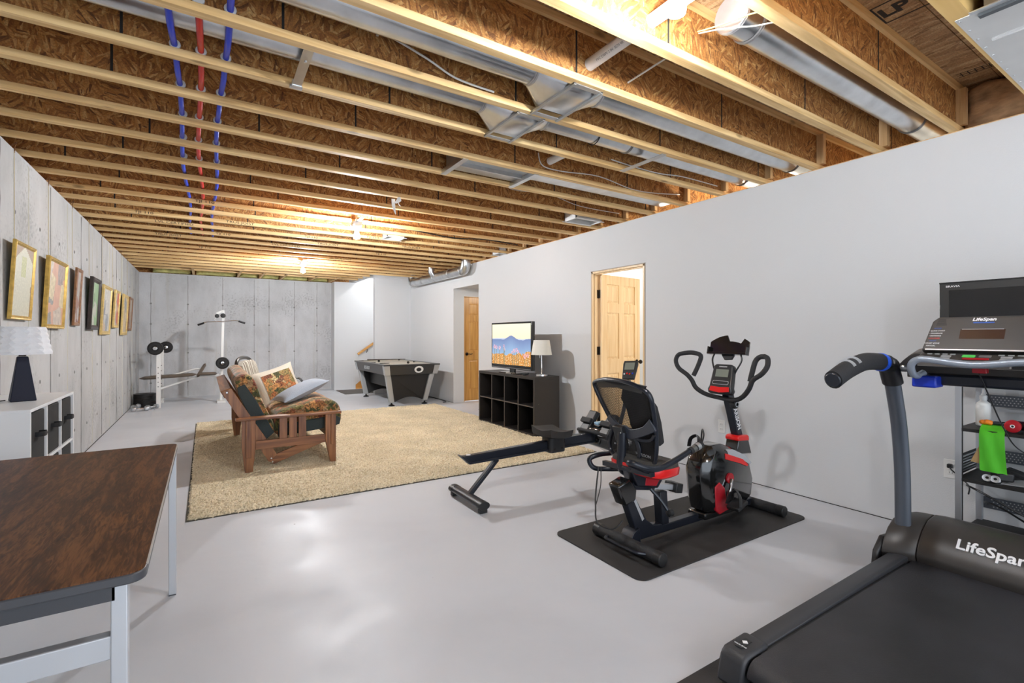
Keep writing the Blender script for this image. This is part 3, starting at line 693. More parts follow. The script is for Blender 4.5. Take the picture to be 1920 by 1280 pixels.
# torn white wrap hanging from a joist
mb = MB()
def ribbon(mb, pts, ws, th=.0015):
    P = smooth_path(pts, 4); n = len(P)
    for side in (0,):
        secs = []
        for i, p in enumerate(P):
            w = np.interp(i/(n-1), np.linspace(0, 1, len(ws)), ws)
            d = Vector((1, .25, .15)).normalized()
            secs.append([p - d*w, p + d*w, p + d*w + Vector((0, th, 0)), p - d*w + Vector((0, th, 0))])
        mb.loft(secs)
ribbon(mb, [(1.54, 4.40, H+.0), (1.53, 4.39, H-.04), (1.50, 4.40, H-.065)], [.012, .03, .02]); ribbon(mb, [(1.49, 4.42, H-.02), (1.49, 4.41, H-.09), (1.51, 4.41, H-.165)], [.02, .018, .003])
mb.tube(smooth_path([(1.52, 4.39, H-.03), (1.535, 4.39, H-.075), (1.55, 4.39, H-.085)], 4), .003, 6)
tag(mb.build('torn_wrap', mat('white_film', (.82, .82, .80), .5), loc=(1.52, 4.4, H), smooth=False), 'torn scrap of white plastic wrap dangling from a joist', 'scrap')
# large sheet-metal duct panel in the near right corner
t = thing('sheet_metal_duct', 'wide pale sheet metal panel screwed under the joists in the top right corner', 'duct', (3.2, .4, H))
MB().box(2.62, 4.02, -.6, .708, H-.004, H-.001).build('bottom_sheet', M_sheet, t, smooth=False)
MB().box(2.90, 2.915, -.6, .66, H-.012, H-.004).box(3.42, 3.43, -.6, .66, H-.009, H-.004).build('seam_rib', mat('bright_steel_edge', (.85, .86, .87), .2, .9), t, smooth=False)
MB().box(2.635, 2.662, -.6, .64, H-.016, H-.004).build('drive_cleat', mat('dark_cleat', (.10, .11, .12), .4, .6), t, smooth=False)
MB().box(2.60, 2.622, -.6, .66, H-.006, H-.001).build('front_lip', M_galv, t, smooth=False)
MB().box(2.622, 2.628, -.6, .62, H+.0, H+.28).build('end_plate', M_galvd, t, smooth=False)
mb = MB()
for i in range(13): mb.lathe([(.005, 0), (.004, -.003)], (2.64+.11*i, .695, H-.004), (0, 0, 1), 8)
o = mb.build('screws', M_galvd, t); o['kind'] = 'stuff'

# ---------------- rug ----------------
def rug():
    x0, x1, y0, y1 = -.10, 3.64, 4.02, 8.42
    nx, ny = 330, 390
    X = np.linspace(x0, x1, nx+1); Y = np.linspace(y0, y1, ny+1)
    XX, YY = np.meshgrid(X, Y, indexing='ij')
    ZZ = .020 + rng.uniform(-.009, .009, XX.shape)
    low = np.zeros_like(XX)
    for a, b, c in ((3.1, 2.3, .2), (5.3, -4.1, 1.3), (-2.2, 6.5, 2.2), (9.1, 8.2, .9)): low += np.sin(a*XX + b*YY + c)
    ZZ += low*.0012
    XX = XX + rng.uniform(-.004, .004, XX.shape); YY = YY + rng.uniform(-.004, .004, YY.shape)
    XX[0, :] += rng.uniform(-.012, .008, ny+1); XX[-1, :] += rng.uniform(-.008, .012, ny+1); YY[:, 0] += rng.uniform(-.014, .008, nx+1); YY[:, -1] += rng.uniform(-.008, .014, nx+1)
    ZZ[0, :] = .003; ZZ[-1, :] = .003; ZZ[:, 0] = .003; ZZ[:, -1] = .003
    co = np.stack([XX-1.8, YY-6.2, ZZ], -1).reshape(-1, 3)
    idx = np.arange((nx+1)*(ny+1)).reshape(nx+1, ny+1)
    F = np.stack([idx[:-1, :-1], idx[1:, :-1], idx[1:, 1:], idx[:-1, 1:]], -1).reshape(-1, 4)
    me = bpy.data.meshes.new('pile'); me.from_pydata(co.tolist(), [], F.tolist())
    m, nt, b = newmat('shag_pile'); L = nt.links.new
    tc = nt.nodes.new('ShaderNodeTexCoord'); n = nt.nodes.new('ShaderNodeTexNoise'); n.inputs['Scale'].default_value = 80; n.inputs['Detail'].default_value = 4; L(tc.outputs['Object'], n.inputs['Vector'])
    cr = ramp(nt, [(.28, (.52, .42, .27)), (.5, (.80, .69, .49)), (.65, (.90, .82, .64))]); L(n.outputs['Fac'], cr.inputs[0])
    n2 = nt.nodes.new('ShaderNodeTexNoise'); n2.inputs['Scale'].default_value = 2.4; n2.inputs['Detail'].default_value = 4; L(tc.outputs['Object'], n2.inputs['Vector'])
    r2 = ramp(nt, [(.35, (.86, .84, .78)), (.65, (1.06, 1.04, 1.0))]); L(n2.outputs['Fac'], r2.inputs[0])
    mu = nt.nodes.new('ShaderNodeMix'); mu.data_type = 'RGBA'; mu.blend_type = 'MULTIPLY'; mu.inputs[0].default_value = 1; L(cr.outputs[0], mu.inputs[6]); L(r2.outputs[0], mu.inputs[7])
    L(mu.outputs[2], b.inputs['Base Color']); b.inputs['Roughness'].default_value = 1; b.inputs['Sheen Weight'].default_value = .3
    bp = nt.nodes.new('ShaderNodeBump'); bp.inputs['Strength'].default_value = .9; bp.inputs['Distance'].default_value = .01; L(n.outputs['Fac'], bp.inputs['Height']); L(bp.outputs[0], b.inputs['Normal'])
    me.materials.append(m)
    t = thing('shag_rug', 'large cream shag rug under the wooden loveseat', 'rug', (1.8, 6.2, 0))
    o = bpy.data.objects.new('pile', me); COL.objects.link(o); o.parent = t
    MB().box(x0-.012, x1+.012, y0-.012, y1+.012, .0005, .006).build('backing', mat('dark_rug_backing', (.07, .065, .05), .95), t, smooth=False)
rug()
RZ = .016

# ---------------- work table, near left ----------------
t = thing('work_table', 'brown wood-grain laminate table with square steel legs', 'table', (-.6, 2.18, 0))
def lam():
    m, nt, b = newmat('walnut_laminate'); L = nt.links.new
    tc = nt.nodes.new('ShaderNodeTexCoord'); mp = nt.nodes.new('ShaderNodeMapping'); mp.inputs['Rotation'].default_value = (0, 0, math.radians(-8)); mp.inputs['Scale'].default_value = (9, 1.1, 1)
    L(tc.outputs['Object'], mp.inputs[0])
    n0 = nt.nodes.new('ShaderNodeTexNoise'); n0.inputs['Scale'].default_value = 2.2; n0.inputs['Detail'].default_value = 3; n0.inputs['Distortion'].default_value = 1.6; L(mp.outputs[0], n0.inputs['Vector'])
    w = nt.nodes.new('ShaderNodeTexNoise'); w.inputs['Scale'].default_value = 9; w.inputs['Detail'].default_value = 8; w.inputs['Distortion'].default_value = 2.2; L(mp.outputs[0], w.inputs['Vector'])
    mx = nt.nodes.new('ShaderNodeMath'); mx.operation = 'ADD'; L(n0.outputs['Fac'], mx.inputs[0]); L(w.outputs['Fac'], mx.inputs[1])
    cr = ramp(nt, [(.0, (.02, .008, .004)), (.78, (.028, .012, .006)), (1.0, (.075, .032, .014)), ]); 
    hf = nt.nodes.new('ShaderNodeMath'); hf.operation = 'MULTIPLY_ADD'; hf.inputs[1].default_value = 1.25; hf.inputs[2].default_value = -.55; L(mx.outputs[0], hf.inputs[0]); L(hf.outputs[0], cr.inputs[0])
    cr.color_ramp.elements[0].position = .25; cr.color_ramp.elements[1].position = .62; cr.color_ramp.elements[2].position = .95
    cr.color_ramp.elements[0].color = (.016, .007, .004, 1); cr.color_ramp.elements[1].color = (.060, .021, .007, 1); cr.color_ramp.elements[2].color = (.15, .060, .020, 1)
    L(cr.outputs[0], b.inputs['Base Color']); b.inputs['Roughness'].default_value = .42; b.inputs['Specular IOR Level'].default_value = .22
    return m
M_lam = lam(); M_edge = mat('dark_grey_edge', (.055, .057, .065), .4); M_steel = mat('brushed_grey_steel', (.50, .51, .53), .38, .75, var=.06); M_silv = mat('silver_paint', (.56, .58, .61), .38, .35)
TX0, TX1, TY0, TY1 = -1.06, -.115, 1.395, 2.965
MB().prism(rrect(TX0, TX1, TY0, TY1, .035), 'z', .715, .738).build('edge_band', M_edge, t, bev=.004)
MB().prism(rrect(TX0+.003, TX1-.003, TY0+.003, TY1-.003, .033), 'z', .7375, .741).build('table_top', M_lam, t)
MB().box(TX1-.0035, TX1+.0008, TY0+.05, TY1-.04, .7345, .7388).build('light_edge', mat('pale_edge', (.5, .49, .47), .4), t, smooth=False)  # pale strip: worn edge molding with its reflected light painted in
mb = MB().box(TX0+.05, TX1-.06, TY0+.035, TY0+.052, .672, .716).box(TX0+.05, TX1-.06, TY1-.052, TY1-.035, .672, .716).box(TX0+.05, TX0+.067, TY0+.05, TY1-.05, .672, .716)
mb.build('apron', M_edge, t, smooth=False)
for (x, y) in ((TX1-.068, TY0+.035), (TX1-.036, TY1-.052), (TX0+.02, TY0+.035), (TX0+.02, TY1-.052)):
    l = MB().box(x, x+.032, y, y+.032, .004, .715).build('leg', M_silv, t, bev=.003); MB().box(x+.001, x+.031, y+.001, y+.031, 0, .005).build('glide', M_edge, l, smooth=False)
for y in (TY0+.04,):
    MB().box(TX0+.05, TX1-.066, y, y+.03, .535, .590).build('stretcher', M_silv, t, bev=.003)
MB().box(TX0+.05, TX1-.034, TY1-.05, TY1-.03, .535, .575).build('stretcher', M_silv, t, bev=.003)

# ---------------- white cube organiser with fabric bins and lamp ----------------
CX0, CX1, CY0, CY1, CH = XL+.008, -.73, 3.305, 4.245, .915
t = thing('cube_organizer', 'white nine cube organizer against the concrete wall behind the table', 'cabinet', ((CX0+CX1)/2, (CY0+CY1)/2, 0))
bt = .016
M_mel = mat('white_melamine', (.78, .79, .80), .35)
MB().box(CX0, CX1, CY0, CY1, CH-bt, CH).build('top', M_mel, t, bev=.0015); MB().box(CX0, CX1, CY0, CY0+bt, 0, CH-bt).build('side_panel', M_mel, t, bev=.0015); MB().box(CX0, CX1, CY1-bt, CY1, 0, CH-bt).build('side_panel', M_mel, t, bev=.0015)
MB().box(CX0, CX0+.004, CY0, CY1, 0, CH).build('back_panel', M_mel, t, smooth=False)
cw = (CY1-CY0-bt)/3; chh = (CH-bt)/3
for i in (1, 2): MB().box(CX0+.004, CX1-.002, CY0+cw*i, CY0+cw*i+bt, 0, CH-bt).build('divider', M_mel, t, bev=.001)
for i in range(3): MB().box(CX0+.004, CX1-.003, CY0+bt, CY1-bt, chh*i, chh*i+bt).build('shelf', M_mel, t, bev=.001)
M_bin = mat('black_fabric', (.022, .021, .020), .95, bump=.4, bscale=300)
pos = {0: 'nearest the camera', 1: 'in the middle', 2: 'farthest from the camera'}
for r in (2, 1):
    for c in range(3):
        y0 = CY0 + cw*c + bt + .008; y1 = CY0 + cw*(c+1) - .008; z0 = chh*r + bt; z1 = z0 + chh - bt - .012
        b = thing('fabric_bin', f'black fabric bin {pos[c]} in the {"top" if r == 2 else "middle"} row of the white organizer', 'storage bin', (CX1-.15, (y0+y1)/2, z0), 'black fabric bins in the white organizer')
        MB().box(CX0+.03, CX1-.010, y0, y1, z0+.0005, z1).build('bin_body', M_bin, b, bev=.006)
        zz = (z0+z1)/2+.02; ym = (y0+y1)/2
        MB().tube(smooth_path([(CX1-.012, ym-.035, zz), (CX1+.018, ym-.03, zz), (CX1+.024, ym, zz), (CX1+.018, ym+.03, zz), (CX1-.012, ym+.035, zz)], 4), .004, 6, ry=.014).build('pull_strap', mat('black_webbing', (.008, .008, .009), .7), b)
LX, LY = -.872, 3.80
t = thing('table_lamp', 'table lamp with navy pyramid base and quilted white shade on the white organizer', 'lamp', (LX, LY, CH))
R45 = Matrix.Rotation(math.radians(18), 4, 'Z')
def sqr(h, z, rot=R45, c=(LX, LY)):
    return [tuple((rot @ Vector((x*h, y*h, 0))) + Vector((c[0], c[1], z))) for x, y in ((-1, -1), (1, -1), (1, 1), (-1, 1))]
MB().loft([sqr(.052, CH), sqr(.053, CH+.004), sqr(.023, CH+.245), sqr(.021, CH+.25)]).build('lamp_base', mat('navy_glaze', (.004, .006, .022), .55, spec=.3), t, bev=.003, smooth=False)
MB().lathe([(.016, .252), (.016, .268), (.010, .27), (.010, .29), (.006, .295)], (LX, LY, CH), n=16).build('neck', M_bronze, t)
# shade: round frustum with diamond relief
def shade(t, c, z0, z1, r0, r1, rows, n, mt, relief=.004, name='lamp_shade'):
    mb = MB(); V = []
    for i in range(rows*2+1):
        f = i/(rows*2); r = r0+(r1-r0)*f; row = []
        for k in range(n):
            a = 2*PI*(k+.5*(i % 2))/n; rr = r + (relief if (i % 2 and k % 2) else 0)
            row.append(mb.bm.verts.new((c[0]+rr*math.cos(a), c[1]+rr*math.sin(a), z0+(z1-z0)*f)))
        V.append(row)
    for i in range(rows*2):
        for k in range(n):
            a, b_ = V[i][k], V[i][(k+1) % n]
            if i % 2 == 0: c0, d0 = V[i+1][k], V[i+1][(k-1) % n]; mb.bm.faces.new((a, b_, c0)); mb.bm.faces.new((a, c0, d0))
            else: c0, d0 = V[i+1][(k+1) % n], V[i+1][k]; mb.bm.faces.new((a, b_, c0)); mb.bm.faces.new((a, c0, d0))
    off = LOC[t.name]; me = bpy.data.meshes.new(name); bmesh.ops.translate(mb.bm, vec=[-q for q in off], verts=mb.bm.verts); mb.bm.to_mesh(me); mb.bm.free()
    me.materials.append(mt); o = bpy.data.objects.new(name, me); COL.objects.link(o); o.parent = t
    so = o.modifiers.new('s', 'SOLIDIFY'); so.thickness = .0015; return o
M_shade = mat('white_lamp_shade', (.80, .81, .84), .7)
shade(t, (LX, LY), CH+.262, CH+.418, .124, .096, 5, 24, M_shade, .006)
MB().tube([(LX-.02, LY+.02, CH+.28), (LX-.02, LY+.02, CH+.36)], .004, 6).build('harp', M_bronze, t)
tag(MB().tube(smooth_path([(LX-.07, LY-.0, CH+.006), (LX-.12, LY-.06, CH+.005), (LX-.19, LY-.2, CH+.005), (LX-.215, LY-.45, CH+.005)], 5), .003, 6).build('lamp_cord', M_cablek, loc=(LX-.1, LY, CH)), 'thin black cord of the navy lamp lying on the organizer', 'cord')

# ---------------- framed pictures on the concrete wall ----------------
M_print = vcol_mat('printed_art', .45, coat=.35)
M_gold = mat('gilt_frame', (.55, .36, .09), .38, .55, var=.25, vscale=25)
M_gold2 = mat('pale_gilt_frame', (.66, .48, .18), .42, .4, var=.2, vscale=25)
M_brown = mat('brown_wood_frame', (.22, .10, .04), .4, var=.3, vscale=30)
M_darkf = mat('dark_brown_frame', (.028, .017, .014), .35, var=.3, vscale=20)
M_cord = mat('picture_cord', (.60, .52, .33), .8)
def collage(seed, base, patches):
    r = random.Random(seed)
    P = [(r.random(), r.random(), r.uniform(.08, .28), r.uniform(.08, .3), r.uniform(-.6, .6), c) for c in patches for _ in range(2)]
    def fn(s, t_):
        col = np.array(base) * (.9 + .15*mnoise.noise(Vector((s*7, t_*7, seed))))
        for (cx, cy, w, h, a, c) in P:
            dx, dy = s-cx, (t_-cy); x = dx*math.cos(a)-dy*math.sin(a); y = dx*math.sin(a)+dy*math.cos(a)
            if abs(x) < w and abs(y) < h: col = np.array(c) * (.85 + .3*mnoise.noise(Vector((s*16, t_*16, seed+3))))
        return np.clip(col, 0, 1)
    return fn
def shirt(s, t_):      # pale garment shape on a brown ground
    bg = np.array((.28, .17, .09)); c = np.array((.60, .58, .44)) * (.92 + .16*mnoise.noise(Vector((s*30, t_*30, 1))))
    w = .40 + .06*(1-t_) if t_ < .45 else .47
    if t_ > .80: w = .47*(1-(t_-.80)/.2*.95)
    inside = abs(s-.5) < w
    if inside and .56 < t_ < .86 and abs(s-.5) < .12: c = np.array((.50, .50, .22))*(.9+.3*mnoise.noise(Vector((s*40, t_*40, 5))))
    return c if inside else bg
arts = [shirt,
    collage(3, (.66, .36, .24), [(.30, .29, .26), (.72, .60, .36), (.62, .52, .42), (.35, .27, .24)]),
    collage(5, (.30, .14, .09), [(.42, .38, .33), (.20, .07, .05), (.50, .45, .40)]),
    collage(8, (.33, .52, .26), [(.45, .60, .36), (.25, .40, .20), (.60, .62, .50)]),
    collage(11, (.62, .60, .55), [(.36, .38, .40), (.20, .19, .20), (.66, .50, .34), (.70, .68, .62)]),
    collage(13, (.62, .46, .28), [(.66, .52, .36), (.50, .42, .36), (.58, .10, .06)]),
    collage(17, (.64, .50, .30), [(.30, .32, .33), (.70, .60, .44), (.55, .42, .26)]),
    collage(19, (.38, .27, .18), [(.50, .44, .34), (.28, .20, .15)])]
plist = [(4.46, 4.92, 1.395, 1.93, .028, .030, M_gold, 'gilt framed picture of a pale shirt shape, nearest the camera', .05),
         (5.26, 5.86, 1.345, 1.935, .034, .045, M_gold, 'wide gilt framed salmon pink collage, second from the camera', .07),
         (6.30, 6.56, 1.385, 1.96, .035, .030, M_brown, 'narrow brown framed picture between the pink collage and the dark frame', .11),
         (7.02, 7.50, 1.355, 1.95, .055, .055, M_darkf, 'dark brown framed green picture in the middle of the row', .06),
         (7.78, 8.40, 1.300, 1.93, .045, .040, M_gold2, 'gilt framed grey and white picture just past the dark frame', .05),
         (8.72, 9.15, 1.400, 1.94, .038, .040, M_gold2, 'pale gilt framed picture with a red spot low in it', .05),
         (9.52, 10.06, 1.298, 1.94, .050, .040, M_gold2, 'tall pale gilt picture, second from the far corner', .05),
         (10.28, 10.72, 1.373, 1.945, .040, .030, M_brown, 'brown framed picture at the far end of the row', .05)]
for i, (y0, y1, z0, z1, fw, dp, mt, lab, lean) in enumerate(plist):
    ym = (y0+y1)/2
    t = thing('framed_picture', lab, 'picture', (XL+.03, ym, z0), 'framed pictures along the concrete wall')
    h = z1-z0
    u_ = Vector((0, 1, 0)); w_ = Vector((min(lean, .03), 0, h)).normalized(); nn = u_.cross(w_).normalized()      # nn points into the room
    if nn.x < 0: nn = -nn
    O = Vector((XL+.014, y0+.03, z0)); dp = dp*.68
    def loc(a, b, c): return tuple(O + u_*a + w_*b + nn*c)
    W_ = y1-y0; mb = MB()
    prof = [(0, 0), (0, dp*.75), (fw*.18, dp), (fw*.5, dp*.86), (fw*.62, dp*.92), (fw, dp*.55), (fw, 0)]
    rings = []
    for (a, b) in prof:
        rings.append([mb.bm.verts.new(loc(*q)) for q in ((a, a, b), (W_-a, a, b), (W_-a, h-a, b), (a, h-a, b))])
    for j in range(len(rings)):
        A = rings[j]; B = rings[(j+1) % len(rings)]
        for q in range(4): mb.bm.faces.new((A[q], A[(q+1) % 4], B[(q+1) % 4], B[q]))
    mb.build('frame', mt, t, smooth=False)
    image_grid('print', arts[i], 40, 44, loc(fw*.9, fw*.9, dp*.5), u_*(W_-1.8*fw), w_*(h-1.8*fw), M_print, t)
    mb = MB(); top = loc(W_/2, h-.02, .002)
    mb.tube([top, (XL+.004, ym, z1+.03), (XL+.003, ym, H-.02)], .0022, 5); mb.build('hanging_cord', M_cord, t)
    MB().tube(smooth_path([(XL+.004, ym, H-.03), (XL+.004, ym+.006, H+.01), (XL+.014, ym-.01, H+.03), (XL+.01, ym+.014, H+.045), (XL-.01, ym, H+.02), (XL-.02, ym, H-.0)], 4), .003, 6).build('hook', M_brown, t)
# ---------------- wooden loveseat ----------------
M_oakx = wood('reddish_oak_x', (.12, .038, .013), (.36, .15, .055), 0, 1.1, .38, coat=.2, knots=False)
M_oakz = wood('reddish_oak_z', (.12, .038, .013), (.36, .15, .055), 2, 1.1, .38, coat=.2, knots=False)
M_oaky = wood('reddish_oak_y', (.12, .038, .013), (.36, .15, .055), 1, 1.1, .38, coat=.2, knots=False)
def floral():
    m, nt, b = newmat('floral_tapestry'); L = nt.links.new
    tc = nt.nodes.new('ShaderNodeTexCoord')
    ds = nt.nodes.new('ShaderNodeTexNoise'); ds.inputs['Scale'].default_value = 14; ds.inputs['Detail'].default_value = 4; L(tc.outputs['Object'], ds.inputs['Vector'])
    mv = nt.nodes.new('ShaderNodeMix'); mv.data_type = 'RGBA'; mv.inputs[0].default_value = .18; L(tc.outputs['Object'], mv.inputs[6]); L(ds.outputs['Color'], mv.inputs[7])
    v = nt.nodes.new('ShaderNodeTexVoronoi'); v.inputs['Scale'].default_value = 17; L(mv.outputs[2], v.inputs['Vector'])
    s = nt.nodes.new('ShaderNodeSeparateColor'); L(v.outputs['Color'], s.inputs[0])
    cr = ramp(nt, [(.0, (.045, .055, .03)), (.2, (.14, .14, .045)), (.36, (.34, .24, .10)), (.5, (.42, .13, .045)), (.64, (.55, .28, .10)), (.8, (.20, .055, .03)), (1, (.62, .50, .27))]); L(s.outputs[0], cr.inputs[0])
    n2 = nt.nodes.new('ShaderNodeTexNoise'); n2.inputs['Scale'].default_value = 70; n2.inputs['Detail'].default_value = 3; L(tc.outputs['Object'], n2.inputs['Vector'])
    r2 = ramp(nt, [(.35, (.35, .35, .35)), (.65, (1.35, 1.3, 1.2))]); L(n2.outputs['Fac'], r2.inputs[0])
    mu = nt.nodes.new('ShaderNodeMix'); mu.data_type = 'RGBA'; mu.blend_type = 'MULTIPLY'; mu.inputs[0].default_value = 1; L(cr.outputs[0], mu.inputs[6]); L(r2.outputs[0], mu.inputs[7])
    L(mu.outputs[2], b.inputs['Base Color']); b.inputs['Roughness'].default_value = .9; b.inputs['Sheen Weight'].default_value = .2
    bp = nt.nodes.new('ShaderNodeBump'); bp.inputs['Strength'].default_value = .4; bp.inputs['Distance'].default_value = .005; L(n2.outputs['Fac'], bp.inputs['Height']); L(bp.outputs[0], b.inputs['Normal'])
    return m
M_floral = floral()
M_green = mat('dark_green_fabric', (.045, .06, .062), .9, bump=.3, bscale=150)
SY0, SY1 = 5.06, 7.10
Z0 = RZ + .006
t = thing('wooden_loveseat', 'mission style wooden loveseat with floral tapestry cushions on the cream rug', 'sofa', (.65, 6.08, Z0))
for (ya, yb, s) in ((SY0, SY0+.045, 1), (SY1-.045, SY1, -1)):
    ym = (ya+yb)/2
    a = MB().prism(rrect(.235, 1.165, ym-.055, ym+.055, .02), 'z', .505, .528).build('arm_board', M_oakx, t, bev=.004)
    # tapering plank legs, outer and inner layer
    MB().prism([(.285, .505), (.398, .505), (.398, .25), (.375, Z0), (.312, Z0), (.285, .25)], 'y', ya, yb).build('leg', M_oakz, t, bev=.003, smooth=False)
    MB().prism([(1.015, .505), (1.115, .505), (1.115, Z0), (1.062, Z0), (1.015, .25)], 'y', ya, yb).build('leg', M_oakz, t, bev=.003, smooth=False)
    oy = ya-.018 if s > 0 else yb+.018
    MB().box(.318, .362, min(oy, ya if s > 0 else yb), max(oy, ya if s > 0 else yb), .16, .505).build('corbel', M_oakz, t, bev=.003, smooth=False)
    MB().box(1.065, 1.095, min(oy, ya if s > 0 else yb), max(oy, ya if s > 0 else yb), .2, .505).build('corbel', M_oakz, t, bev=.003, smooth=False)
    MB().box(.398, 1.015, ym-.014, ym+.014, .225, .305).build('side_rail', M_oakx, t, bev=.002, smooth=False)
    for x in (.60, .685, .77): MB().box(x, x+.068, ym-.010, ym+.010, .305, .505).build('slat', M_oakz, t, bev=.002, smooth=False)
    # reclining back frame and seat frame side boards
    yi = (yb+.005, yb+.03) if s > 0 else (ya-.03, ya-.005)
    MB().prism([(.125, .775), (.205, .800), (.585, .150), (.515, .085)], 'y', *yi).build('back_frame_side', M_oakz, t, bev=.003, smooth=False)
    MB().prism([(.50, .105), (.56, .055), (1.13, .255), (1.13, .33), (.53, .135)], 'y', yi[0]+(.027 if s > 0 else -.027), yi[1]+(.027 if s > 0 else -.027)).build('seat_frame_side', M_oakx, t, bev=.003, smooth=False)
    for (x, z) in ((.17, .765), (.535, .12), (.545, .085), (1.0, .27)): MB().cyl((x, yi[0]-.003, z), (x, yi[1]+.003, z), .007, n=10).build('bolt', M_galv, t)
M3 = Matrix.Rotation(math.atan2(.06, .65), 3, 'Y')
MB().prism([(.118, .775), (.20, .803), (.235, .74), (.152, .712)], 'y', SY0+.08, SY1-.08).build('back_top_rail', M_oaky, t, bev=.004, smooth=False)
MB().prism([(.44, .22), (.475, .235), (.51, .165), (.475, .15)], 'y', SY0+.08, SY1-.08).build('back_bottom_rail', M_oaky, t, bev=.003, smooth=False)
for i in range(14):
    y = SY0+.13+.132*i; MB().prism([(.215, .735), (.232, .742), (.490, .235), (.470, .225)], 'y', y, y+.05).build('back_slat', M_oakz, t, smooth=False)
MB().box(1.08, 1.115, SY0+.05, SY1-.05, .235, .315).build('front_rail', M_oaky, t, bev=.003, smooth=False)
def slab(poly, y0, y1, name, mt, par, bulge=.014, r=.05):
    """upholstered slab: XZ outline rounded, swept along y with softened ends"""
    P = [Vector((p[0], 0, p[1])) for p in poly]; c = sum(P, Vector())/len(P); secs = []
    Q = []
    n = len(P)
    for i in range(n):
        a, b, d = P[i-1], P[i], P[(i+1) % n]; l1, l2 = (a-b), (d-b); k1 = min(r, l1.length*.48); k2 = min(r, l2.length*.48)
        p1 = b + l1.normalized()*k1; p2 = b + l2.normalized()*k2
        for f in np.linspace(0, 1, 6).tolist(): Q.append((1-f)**2*p1 + 2*f*(1-f)*b + f*f*p2)
    ys = [y0, y0+.006, y0+.02, y0+.05] + list(np.linspace(y0+.1, y1-.1, 22)) + [y1-.05, y1-.02, y1-.006, y1]
    sc = [.86, .93, .975, 1.0] + [1.0]*22 + [1.0, .975, .93, .86]
    mb = MB()
    for y, s_ in zip(ys, sc):
        sec = []
        for q in Q:
            v = c + (q-c)*s_; nz = mnoise.noise(Vector((v.x*5, y*3.2, v.z*5)))*bulge
            d = (q-c).normalized(); v = v + d*nz
            sec.append((v.x, y, v.z))
        mb.loft
        secs.append(sec)
    mb.loft(secs); return mb.build(name, mt, par)
bk = slab([(.47, .26), (.60, .36), (.455, .70), (.385, .905), (.30, .935), (.225, .88), (.245, .78), (.36, .52)], SY0+.115, SY1-.115, 'back_cushion', M_floral, t, r=.09)
st_ = slab([(.57, .29), (1.06, .345), (1.185, .36), (1.205, .48), (1.16, .60), (1.0, .655), (.56, .54)], SY0+.115, SY1-.115, 'seat_cushion', M_floral, t, r=.10)
# plain dark green end panels
slab([(.465, .25), (.575, .355), (.42, .66), (.335, .86), (.27, .85), (.245, .77), (.36, .50)], SY0+.098, SY0+.122, 'end_panel', M_green, t, 0, .05) if False else None
MB().prism([(.462, .262), (.565, .352), (.415, .665), (.315, .83), (.255, .80), (.262, .74), (.37, .50)], 'y', SY0+.105, SY0+.125).build('end_panel', M_green, t, bev=.006)
MB().prism([(.60, .305), (1.06, .35), (1.175, .375), (1.185, .44), (1.13, .47), (.60, .42)], 'y', SY0+.105, SY0+.125).build('end_panel', M_green, t, bev=.006)
# pillows
def pillow(name, lab, M, sx, sy, sz, mt, inset=None):
    o = thing(name, lab, 'pillow', tuple(M.translation))
    cushion_mesh(MB_p := MB(), M, sx, sy, sz, 16, .16, 2.4); p = MB_p.build('cover', mt, o)
    if inset:
        mb = MB(); n = 14; g = {}
        for i in range(n+1):
            for j in range(n+1):
                a, b = (-1+2*i/n)*.70, (-1+2*j/n)*.68
                h = (1-abs(a)**2.4)**.5*(1-abs(b)**2.4)**.5
                g[i, j] = mb.bm.verts.new(M @ Vector((a*sx/2, b*sy/2, h*sz/2+.0025)))
        for i in range(n):
            for j in range(n): mb.bm.faces.new((g[i, j], g[i+1, j], g[i+1, j+1], g[i, j+1]))
        mb.build('tapestry_panel', inset, p)
    return o
M_cream = mat('cream_fabric', (.62, .56, .46), .9, bump=.3, bscale=180)
M_gpil = mat('grey_blue_fabric', (.34, .38, .44), .8, bump=.3, bscale=120)
def frame(o, ex, ey):
    ex = Vector(ex).normalized(); ez = ex.cross(Vector(ey)).normalized(); ey = ez.cross(ex)
    return Matrix(((ex.x, ey.x, ez.x, o[0]), (ex.y, ey.y, ez.y, o[1]), (ex.z, ey.z, ez.z, o[2]), (0, 0, 0, 1)))
pillow('throw_pillow', 'cream bordered pillow with floral panel propped against the loveseat back', frame((.70, 6.05, .735), (.84, .42, .24), (-.30, .10, .72)), .50, .40, .13, M_floral if False else M_cream, M_floral)
pillow('throw_pillow', 'plain grey blue pillow leaning on the loveseat seat in front of the floral one', frame((.86, 5.55, .705), (.86, .25, .36), (-.22, .97, .0)), .52, .36, .13, M_gpil)

# ---------------- striped armchair behind the loveseat ----------------
def striped():
    m, nt, b = newmat('striped_fabric'); L = nt.links.new
    tc = nt.nodes.new('ShaderNodeTexCoord'); s = nt.nodes.new('ShaderNodeSeparateXYZ'); L(tc.outputs['Object'], s.inputs[0])
    mo = nt.nodes.new('ShaderNodeMath'); mo.operation = 'MULTIPLY'; mo.inputs[1].default_value = 8.5; L(s.outputs[1], mo.inputs[0])
    fr = nt.nodes.new('ShaderNodeMath'); fr.operation = 'FRACT'; L(mo.outputs[0], fr.inputs[0])
    cr = ramp(nt, [(0, (.66, .62, .52)), (.20, (.66, .62, .52)), (.22, (.16, .12, .10)), (.30, (.16, .12, .10)), (.32, (.42, .37, .29)), (.55, (.42, .37, .29)), (.57, (.70, .67, .58)), (.80, (.70, .67, .58)), (.82, (.25, .20, .16)), (.88, (.25, .20, .16)), (1, (.66, .62, .52))])
    cr.color_ramp.interpolation = 'CONSTANT'; L(fr.outputs[0], cr.inputs[0]); L(cr.outputs[0], b.inputs['Base Color']); b.inputs['Roughness'].default_value = .85
    return m
